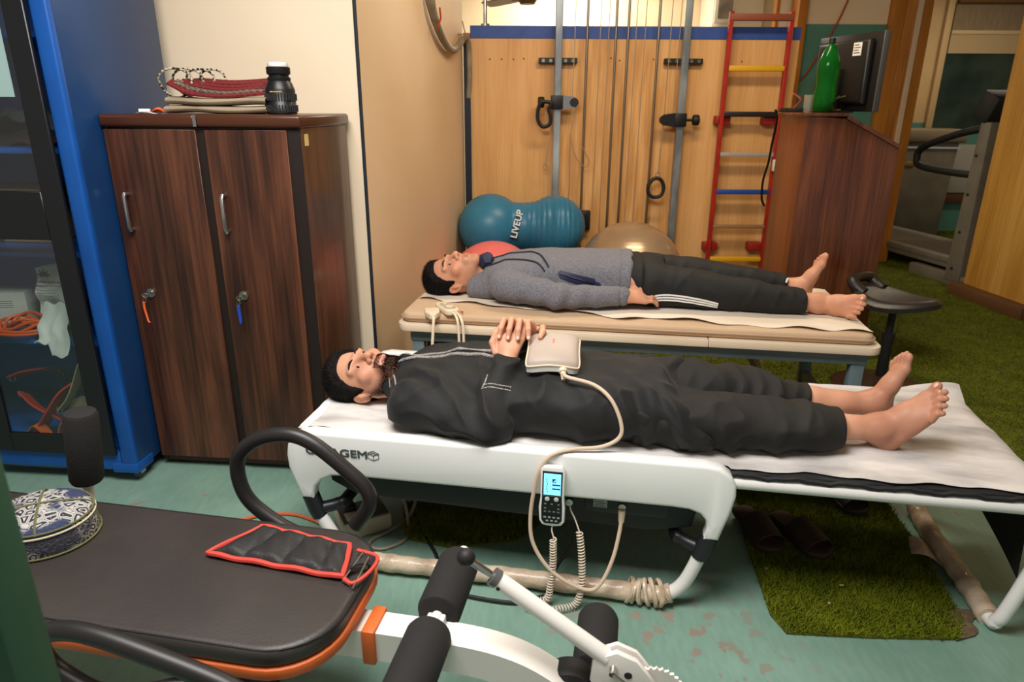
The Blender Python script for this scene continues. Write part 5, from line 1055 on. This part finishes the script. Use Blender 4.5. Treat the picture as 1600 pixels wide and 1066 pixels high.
def bump1(V,c,r): return np.exp(-(((V-np.array(c))/np.array(r))**2).sum(1))
# ======== man in black ========
off1=np.array([.1,.27,.478]); P1=thing('person','bearded man in black kurta lying on the white massage bed, hands folded','person',b1(*off1),Y1)
sk1=rgbskin('skin_warm',(214,160,130),(200,144,116))
hc1=np.array([-.536,.290,.553]); A1=frame((-1,0,.02),(.02,-.47,.88)); hs1=1.03
g=Grid((-.74,-.03,.45),(1.24,.62,.82),.0036)
g.local(hc1,A1,.175*hs1,lambda x,y,z:head_d(x/hs1,y/hs1,z/hs1)*hs1,.0)
g.cone((-.545,.295,.545),(-.40,.285,.553),.058,.064,.025)
g.loft([(-.42,.285,.553,.07,.055),(-.37,.28,.556,.15,.065),(-.2,.275,.56,.165,.08),(0,.265,.56,.155,.08),(.2,.26,.56,.165,.078),(.36,.26,.553,.16,.07)],.03)
for lg,an in ((((.3,.18,.55),(.60,.195,.535),(.86,.222,.528),(1.02,.243,.522)),0),(((.3,.34,.55),(.60,.365,.54),(.88,.388,.535),(1.045,.402,.532)),1)):
    g.chain(lg,[.075,.055,.043,.034],.02)
A_n=add_foot(g,(1.035,.243,.527),(.50,-.22,.84),(.02,.82,.42),True,1.0); A_f=add_foot(g,(1.065,.405,.538),(.15,.14,.96),(.12,-.95,.2),False,.91)
# arms
SR,ER,WR=(-.322,.11,.555),(-.085,.066,.534),(-.048,.198,.672); SL,EL,WL=(-.33,.44,.555),(-.03,.50,.53),(.012,.365,.69)
g.chain([SR,ER,WR],[.05,.038,.028],.02); g.chain([SL,EL,WL],[.05,.038,.028],.02)
# right palm (near): back of the hand to the camera, fingers up and over
KR=np.array([-.043,.234,.738]); g.cone(WR,(-.048,.215,.70),.027,.026,.015)
for du,dz,dv in ((-.030,-.004,-.002),(-.010,.002,0),(.010,.001,.002),(.030,-.006,.006)):
    g.cone((-.048+du*.55,.212,.698),KR+np.array([du,dv,dz]),.0165,.0125,.012)
for i,(du,dz) in enumerate(((-.032,-.004),(-.0105,.002),(.0115,.001),(.033,-.006))):
    k0=KR+np.array([du,.002,dz]); finger(g,[k0,k0+np.array([.004,.032,.022]),k0+np.array([.008,.058,.008]),k0+np.array([.010,.068,-.014])],.0086)
finger(g,[(-.085,.205,.695),(-.098,.222,.722),(-.092,.240,.745),(-.080,.250,.762)],.0098,.006)   # right thumb
# left hand: comes over from the far side, fingers drape over the near knuckles
KL=np.array([-.026,.294,.766]); g.cone(WL,(.0,.34,.725),.027,.026,.015)
for du in (-.032,-.011,.011,.032): g.cone((.0+du*.5,.335,.728),KL+np.array([du,0,0]),.0165,.0125,.012)
TIPS=[]
for i,(du,ex,tu) in enumerate(((-.040,.0,-.010),(-.0175,.006,-.004),(.0055,.003,.002),(.0285,-.006,.010))):
    k0=KL+np.array([du,0,.002]); a=k0+np.array([tu*.3,-.038,.016+ex*.5]); b=k0+np.array([tu*.7,-.066-ex,-.002]); c_=k0+np.array([tu,-.076-ex,-.026])
    finger(g,[k0,a,b,c_],.0090); TIPS.append((b,c_))
finger(g,[(.032,.325,.735),(.046,.298,.752),(.050,.262,.752),(.046,.238,.742)],.0098,.006)    # left thumb beside the pad
V,Q=g.mesh(); V=relax(V,Q,1,.4); Vb1,Qb1=V,Q; body1=qobj('body',V-off1,Q,sk1,P1); tint(body1,V,skin_tint(hc1,A1,hs1,1.0,.95,(.27,.32,.33)))
nail=mat('nail',(226,180,160),.3)
for b,c_ in TIPS:
    d=(c_-b)/np.linalg.norm(c_-b); n_=np.array([0,-.9,.45]); n_-=d*(n_@d); n_/=np.linalg.norm(n_); w=np.cross(n_,d)
    obj('fingernail',MB().sph(c_+n_*.0062-off1,.0058,(.9,1.15,.4),u=10,v=8,rot=Matrix([[w[i],d[i],n_[i]] for i in range(3)]).to_4x4()),nail,P1)
toenail((1.035,.243,.527),A_n,1.0,P1,off1,nail); 
m_hair=mat('black_hair',(13,11,11),.7,spec=.15,c2=(20,17,16),scale=60,stretch=(1,.15,1),bump=.9,bscale=160,bstretch=(1,.2,1)); m_beard=mat('dark_beard',(20,14,12),.85,spec=.1,c2=(14,10,9),scale=90,bump=1.0,bscale=260)
HL=([-.13,-.06,-.035,-.015,.004,.016,.03,.046,.062,.1],[-.085,-.075,-.02,.012,-.012,-.022,.030,.060,.076,.080])
hair(hc1,A1,hs1,m_hair,P1,off1,HL,.016,side=.55); eye_set(hc1,A1,hs1,P1,off1)
def beard_fn(x,y,z):
    d=head_d(x,y,z,False); ax=np.abs(x)
    top=np.interp(y.ravel(),[-.02,.005,.03,.055,.075,.1],[-.012,-.046,-.078,-.088,-.074,-.072]).astype(F32).reshape(y.shape)
    t=np.clip((top-z)/.012,-1,1)*.0032
    jaw=np.clip((z+.128)/.01,-1,1)*.0032; front=np.clip((y-.0)/.012,-1,1)*.0032; t=np.minimum(t,np.minimum(jaw,front))
    lipm=np.sqrt((ax/.024)**2+((z+.069)/.0125)**2); t=np.minimum(t,np.clip((lipm-1)/.3,-1,1)*.0032)
    mou=np.minimum(np.clip((.028-ax)/.006,-1,1),np.minimum(np.clip((-.0455-z)/.004,-1,1),np.clip((z+.064)/.003,-1,1)))*.0034
    mou=np.minimum(mou,np.clip((y-.06)/.01,-1,1)*.003); side=np.minimum(np.clip((.030-np.abs(ax-.0)-.0)/.004,-1,1),np.minimum(np.clip((-.052-z)/.004,-1,1),np.clip((ax-.0235)/.002,-1,1)))*.003
    return d-np.maximum(t,np.maximum(mou,side))
strands('beard',Vb1,Qb1,hc1,A1,hs1,beard_mask,17000,.0050,(0,.25,-.8),m_beard,P1,off1)
# kurta
m_kur=mat('black_kurta_cloth',(21,21,21),.75,c2=(17,17,17),scale=5,bump=.15,bscale=300,sheen=.05)
g=Grid((-.50,-.04,.45),(.62,.62,.76),.0045)
g.loft([(-.415,.285,.553,.08,.058),(-.375,.283,.554,.15,.072),(-.32,.28,.558,.19,.086),(-.22,.275,.563,.205,.098),(-.05,.265,.563,.195,.096),(.1,.26,.563,.195,.096),(.25,.255,.562,.20,.094),(.40,.262,.560,.205,.096),(.58,.27,.553,.20,.09)],.03,n=2.4)
g.chain([SR,ER,(-.050,.188,.655)],[.074,.062,.046],.010); g.chain([SL,EL,(.005,.375,.675)],[.074,.060,.045],.012)
g.cone((-.462,.294,.556),(-.39,.284,.555),.062,.076,.012); g.cone((-.47,.294,.556),(-.53,.294,.566),.050,.050,.006,'s')
def kfold(V,N):
    u,v,z=V.T; f=.024*(ridge(vnoise(np.stack([u*5+v*5,v*5-u*3,z*3],1)))**2-.35)*np.clip((u+.1)/.2,.25,1)
    f+=.015*(ridge(vnoise(np.stack([u*10+z*9,v*9,z*11-u*5],1)+3))**2-.35)
    arm=bump1(V,ER,(.13,.08,.09)); f+=arm*.020*(ridge(vnoise(np.stack([(u*.8+z*.9-v*.4)*19,v*6,z*5],1)+6))**2-.35)
    f+=.008*bump1(V,(.36,.1,.6),(.16,.1,.12))*np.sin((u+.6*v)*75+3*vnoise(V*9))
    f+=.010*bump1(V,(-.25,.12,.6),(.12,.08,.08))*np.sin((u*.9+v*1.2)*60)
    f-=np.clip((u-.42)/.1,0,1)*.004*np.sin(v*60+z*50)
    return f
g.apply((.3,0,.4),(.62,.6,.8),lambda X,Y,Z:(X-(.430+.12*np.clip((.66-Z)/.18,0,1.2)+.02*np.sin(Y*20)))+0*Y+0*Z,.006,'i',pad=.05); V,Q=cloth_mesh(g,kfold); tk=BVHTree.FromPolygons(V.tolist(),Q.tolist()); kur=qobj('kurta',V-off1,Q,m_kur,P1)
m_emb=mat('silver_embroidery',(172,168,164),.6,c2=(92,88,88),scale=260,detail=1,bump=.5,bscale=300); m_emb2=mat('grey_thread',(150,146,142),.6)
dn=(0,0,-1)
tube_drape(tk,[(-.415,.256,.7),(-.35,.260,.7),(-.22,.256,.7),(-.09,.256,.7)],dn,.0085,'embroidered_placket',m_emb,kur,off1,RIB,.0012)
tube_drape(tk,[(-.40,.289,.7),(-.35,.292,.7),(-.22,.288,.7),(-.09,.288,.7)],dn,.0085,'embroidered_placket',m_emb,kur,off1,RIB,.0012)
tube_drape(tk,[(-.415,.274,.7),(-.35,.277,.7),(-.22,.273,.7),(-.09,.273,.7)],dn,.003,'placket_edge',mat('black_thread',(16,16,16),.8),kur,off1,None,.001)
tube_drape(tk,[(-.465,.30,.7),(-.462,.275,.7),(-.455,.25,.7),(-.445,.238,.7)],dn,.0018,'collar_stitching',m_emb2,kur,off1,None,.0006)
cd_=(0,.8,-.6)
tube_drape(tk,[(-.443,.20,.62),(-.437,.215,.60),(-.43,.22,.575),(-.425,.215,.55)],cd_,.0018,'collar_stitching',m_emb2,kur,off1,None,.0006)
tube_drape(tk,[(-.425,.215,.61),(-.405,.19,.60),(-.39,.17,.58)],cd_,.0028,'shoulder_braid',m_emb,kur,off1,RIB,.001)
for dz in (0,.009): tube_drape(tk,[(-.10,.15,.612+dz),(-.075,.15,.617+dz),(-.045,.15,.613+dz),(-.02,.15,.608+dz)],(0,1,-.25),.0022,'cuff_embroidery',m_emb,kur,off1,None,.0008)
tube_drape(tk,[(-.093,.15,.648),(-.095,.15,.63),(-.10,.15,.61)],(0,1,-.25),.0022,'cuff_slit',m_emb,kur,off1,None,.0008)
bt=tk.ray_cast(Vector((-.425,.255,.9)),Vector(dn),1)
if bt[0] is not None: obj('snap_button',MB().cyl(np.array(bt[0])-off1,np.array(bt[0])+np.array(bt[1])*.0025-off1,.0048,seg=14),m_nik,kur)
# trousers
g=Grid((.32,.03,.45),(.96,.52,.70),.0045)
g.loft([(.34,.19,.548,.115,.08),(.5,.178,.543,.108,.074),(.65,.19,.534,.098,.064),(.80,.208,.530,.086,.056),(.925,.226,.528,.072,.052)],.01,n=2.3,cap=.006)
g.loft([(.34,.345,.556,.10,.088),(.5,.362,.556,.098,.082),(.65,.372,.548,.085,.07),(.80,.382,.540,.072,.06),(.872,.386,.538,.06,.052)],.012,n=2.2,cap=.006)
def tfold(V,N):
    u,v,z=V.T; f=.022*(ridge(vnoise(np.stack([u*8+z*6+v*4,v*6-u*3,z*9],1)+1.3))**2-.35); f+=.011*(ridge(vnoise(np.stack([u*18-z*9,v*10,z*14],1)+8))-.5)
    f+=.016*bump1(V,(.66,.36,.58),(.2,.1,.1))*(ridge(vnoise(np.stack([u*14+v*7,v*5-z*4,z*9+u*6],1)+5))-.5); f*=np.clip((.93-u)/.08,.35,1); return f
V,Q=cloth_mesh(g,tfold); qobj('trousers',V-off1,Q,mat('dark_grey_trouser_cloth',(31,29,27),.8,c2=(26,24,23),scale=5,bump=.15,bscale=300),P1)
# ======== man in grey ========
M2=Matrix.Translation(B2)@Matrix.Rotation(R(Y2),4,'Z'); off2=np.array([.9,.40,.602])
P2=thing('person','clean shaven man in grey hoodie and black track pants lying on the far couch','person',M2@Vector(off2),Y2)
sk2=rgbskin('skin_tan',(212,156,124),(196,138,108))
hc2=np.array([.172,.355,.682]); A2=frame((-.975,0,-.16),(-.16,-.40,.90)); hs2=1.06
g=Grid((-.0,.08,.575),(1.90,.68,.87),.0038)
g.local(hc2,A2,.175*hs2,lambda x,y,z:head_d(x/hs2,y/hs2,z/hs2,wide=.97)*hs2,.0)
g.cone((.205,.36,.665),(.36,.375,.685),.057,.064,.025)
g.loft([(.34,.375,.685,.08,.06),(.40,.38,.69,.165,.075),(.6,.39,.692,.165,.085),(.85,.395,.695,.15,.085),(1.05,.40,.692,.16,.08)],.03)
g.chain([(1.0,.32,.69),(1.32,.295,.672),(1.55,.28,.655),(1.69,.278,.648)],[.078,.055,.044,.034],.02); g.chain([(1.0,.48,.69),(1.30,.475,.685),(1.5,.465,.675),(1.645,.458,.668)],[.078,.055,.044,.034],.02)
A3=add_foot(g,(1.70,.278,.645),(.55,-.78,.24),(.25,.10,.95),True,.92); add_foot(g,(1.66,.455,.665),(.26,.10,.95),(.1,-.95,.15),False,.9)
s2,e2,w2=(.42,.205,.680),(.655,.140,.666),(.925,.200,.658); g.chain([s2,e2,w2],[.048,.037,.027],.02); g.chain([(.42,.56,.675),(.66,.60,.652),(.92,.55,.642)],[.048,.037,.027],.02)
def flat_hand(g,w,f,y,n,s=1.0):
    f,y,n=[np.array(q,float)/np.linalg.norm(q) for q in (f,y,n)]; P=lambda a,b,c:np.array(w)+s*(f*a+y*b+n*c)
    for b0,b1_ in ((.010,.030),(.004,.010),(-.004,-.010),(-.010,-.029)): g.cone(P(.005,b0,0),P(.080,b1_,.004),.0165*s,.0125*s,.012)
    tips=[]
    for b_,L,dr in ((.031,.072,.0),(.0105,.080,.0),(-.010,.074,.0),(-.030,.060,.0)):
        p=[P(.080,b_,.004),P(.080+L*.42,b_*1.05,.012),P(.080+L*.78,b_*1.05,-.002),P(.080+L*.92,b_*1.05,-.020)]; finger(g,p,.0088*s); tips.append((p[2],p[3]))
    finger(g,[P(.015,.026,-.004),P(.045,.046,.004),P(.075,.052,.012),P(.098,.050,.014)],.0105*s,.006); return tips
t2=flat_hand(g,w2,(.96,.26,-.03),(-.20,.80,.55),(.10,-.55,.83),.98); flat_hand(g,(.92,.55,.642),(.97,-.2,-.05),(-.1,-.9,.3),(0,.3,.95))
V,Q=g.mesh(); V=relax(V,Q,1,.4); body2=qobj('body',V-off2,Q,sk2,P2); tint(body2,V,skin_tint(hc2,A2,hs2,.28,1.66,(.02,.06,.06))); toenail((1.70,.278,.645),A3,.92,P2,off2,nail)
HL2=([-.13,-.06,-.035,-.015,.004,.016,.03,.046,.062,.1],[-.07,-.055,-.015,.012,-.008,-.012,.034,.060,.074,.077])
hair(hc2,A2,hs2,m_hair,P2,off2,HL2,.017,wide=.97,side=.12); eye_set(hc2,A2,hs2,P2,off2)
def grey_knit():
    m=mat('grey_marl_knit',(124,122,128),.95,c2=(96,95,102),scale=110,stretch=(1,2.5,1),detail=3,bump=.4,bscale=260,sheen=.1,ramp=(.3,.7)); return m
m_hd=grey_knit()
g=Grid((.24,.06,.585),(1.02,.70,.86),.0045)
g.loft([(.315,.37,.68,.095,.062),(.36,.375,.686,.16,.078),(.42,.385,.692,.19,.094),(.55,.40,.698,.180,.103),(.75,.405,.70,.172,.106),(.90,.405,.70,.174,.106),(.945,.405,.70,.172,.103)],.03,n=2.4,cap=.01)
g.chain([s2,e2,(.905,.196,.658)],[.066,.053,.039],.009); g.chain([(.42,.56,.675),(.66,.60,.652),(.905,.55,.642)],[.066,.053,.038],.025)
g.cone((.30,.365,.665),(.37,.375,.68),.078,.088,.015); g.cone((.265,.36,.64),(.31,.42,.65),.05,.06,.03); g.cone((.27,.30,.642),(.33,.29,.65),.042,.05,.03)
g.cone((.24,.36,.70),(.305,.365,.70),.060,.056,.008,'s')
def hfold(V,N):
    u,v,z=V.T; f=.006*(ridge(vnoise(np.stack([u*9+z*5,v*7-u*3,z*8],1)+2.1))-.5); f+=.007*bump1(V,e2,(.13,.07,.07))*np.sin((u-.3*z)*70+3*vnoise(V*10)); f+=.004*np.clip((u-.86)/.05,0,1)*np.sin(v*70)
    f-=.006*np.exp(-((u-.905)/.006)**2); return f
V,Q=cloth_mesh(g,hfold); th=BVHTree.FromPolygons(V.tolist(),Q.tolist()); hoo=qobj('hoodie',V-off2,Q,m_hd,P2)
m_nv=mat('navy_cord',(30,34,58),.7); m_nvp=mat('navy_nylon',(26,28,66),.5)
tube_drape(th,[(.335,.36,.9),(.40,.365,.9),(.50,.36,.9),(.55,.32,.9),(.58,.275,.9),(.60,.245,.9)],dn,.0042,'drawstring',m_nv,hoo,off2,None,.002)
tube_drape(th,[(.325,.31,.9),(.38,.285,.9),(.46,.28,.9),(.54,.265,.9),(.585,.235,.9)],dn,.0042,'drawstring',m_nv,hoo,off2,None,.002)
fb_=MB(); pc=np.array([.318,.338,.758])
b=bmesh.new(); bmesh.ops.create_icosphere(b,subdivisions=2,radius=1); bmesh.ops.scale(b,vec=(.036,.042,.038),verts=b.verts)
for v in b.verts: v.co*=1+.10*math.sin(v.co.x*150+v.co.y*90)
fb_.bm(b,Matrix.Translation(Vector(pc-off2))); obj('navy_neck_lining',fb_,mat('navy_lining',(34,40,66),.6),hoo,ang=20)
# pocket: patch draped on the near side of the hoodie
def pocket(a,b):
    u=.64+.185*a; lo=.752-.050*a+.0; hi=.792-.042*a-.012*(a>.85); q=lo+(hi-lo)*b
    w=min(1,10*a+.35)*min(1,10*(1-a)+.45); q=(lo+hi)/2+(q-(lo+hi)/2)*w
    h=th.ray_cast(Vector((u,-.3,q+.28)),Vector((0,.86,-.51)),2)
    p=np.array(h[0])+np.array(h[1])*.002 if h[0] is not None else np.array((u,.2,q)); return p-off2
pk=obj('zip_pocket',MB().grid(pocket,30,8),m_nvp,hoo); obj('zip',MB().tube([np.array(pocket(.06+.88*i/20,.5))+np.array([0,-.002,.002]) for i in range(21)],.0028,6),m_blk,pk)
m_pt=mat('black_track_cloth',(23,22,21),.75,c2=(19,18,17),scale=5,bump=.12,bscale=300)
g=Grid((.90,.12,.585),(1.70,.66,.83),.0045)
g.loft([(.915,.405,.70,.150,.085),(.965,.405,.70,.170,.098),(1.02,.40,.698,.18,.100),(1.08,.40,.69,.17,.09)],.02,n=2.3)
g.loft([(1.0,.315,.690,.098,.092),(1.15,.302,.684,.088,.082),(1.35,.29,.670,.076,.068),(1.55,.28,.655,.062,.054),(1.645,.278,.652,.056,.050)],.015,cap=.006); g.loft([(1.0,.485,.694,.095,.092),(1.2,.482,.692,.082,.08),(1.4,.472,.682,.068,.066),(1.605,.459,.668,.056,.052)],.012,cap=.006)
def pfold(V,N):
    u,v,z=V.T; f=.009*(ridge(vnoise(np.stack([u*10+z*6,v*6-u*3,z*9],1)+4.3))-.5)+.005*(ridge(vnoise(np.stack([u*20-z*9,v*10,z*14],1)+1))-.5); f-=.005*np.exp(-((u-.985)/.006)**2); return f
V,Q=cloth_mesh(g,pfold); tp=BVHTree.FromPolygons(V.tolist(),Q.tolist()); pan=qobj('track_pants',V-off2,Q,m_pt,P2)
ws=mat('white_stripe',(228,226,222),.7)
for k in range(3): tube_drape(tp,[(1.02+.012*k,-.1,.640+.012*k),(1.10,-.1,.646+.012*k),(1.2,-.1,.640+.011*k),(1.30,-.1,.622+.009*k)],(0,1,0),.0034,'side_stripe',ws,pan,off2,RIB,.001,12)
tube_drape(tp,[(1.595,.40,.9),(1.61,.43,.9)],dn,.004,'cuff_tab',ws,pan,off2,None,.001)
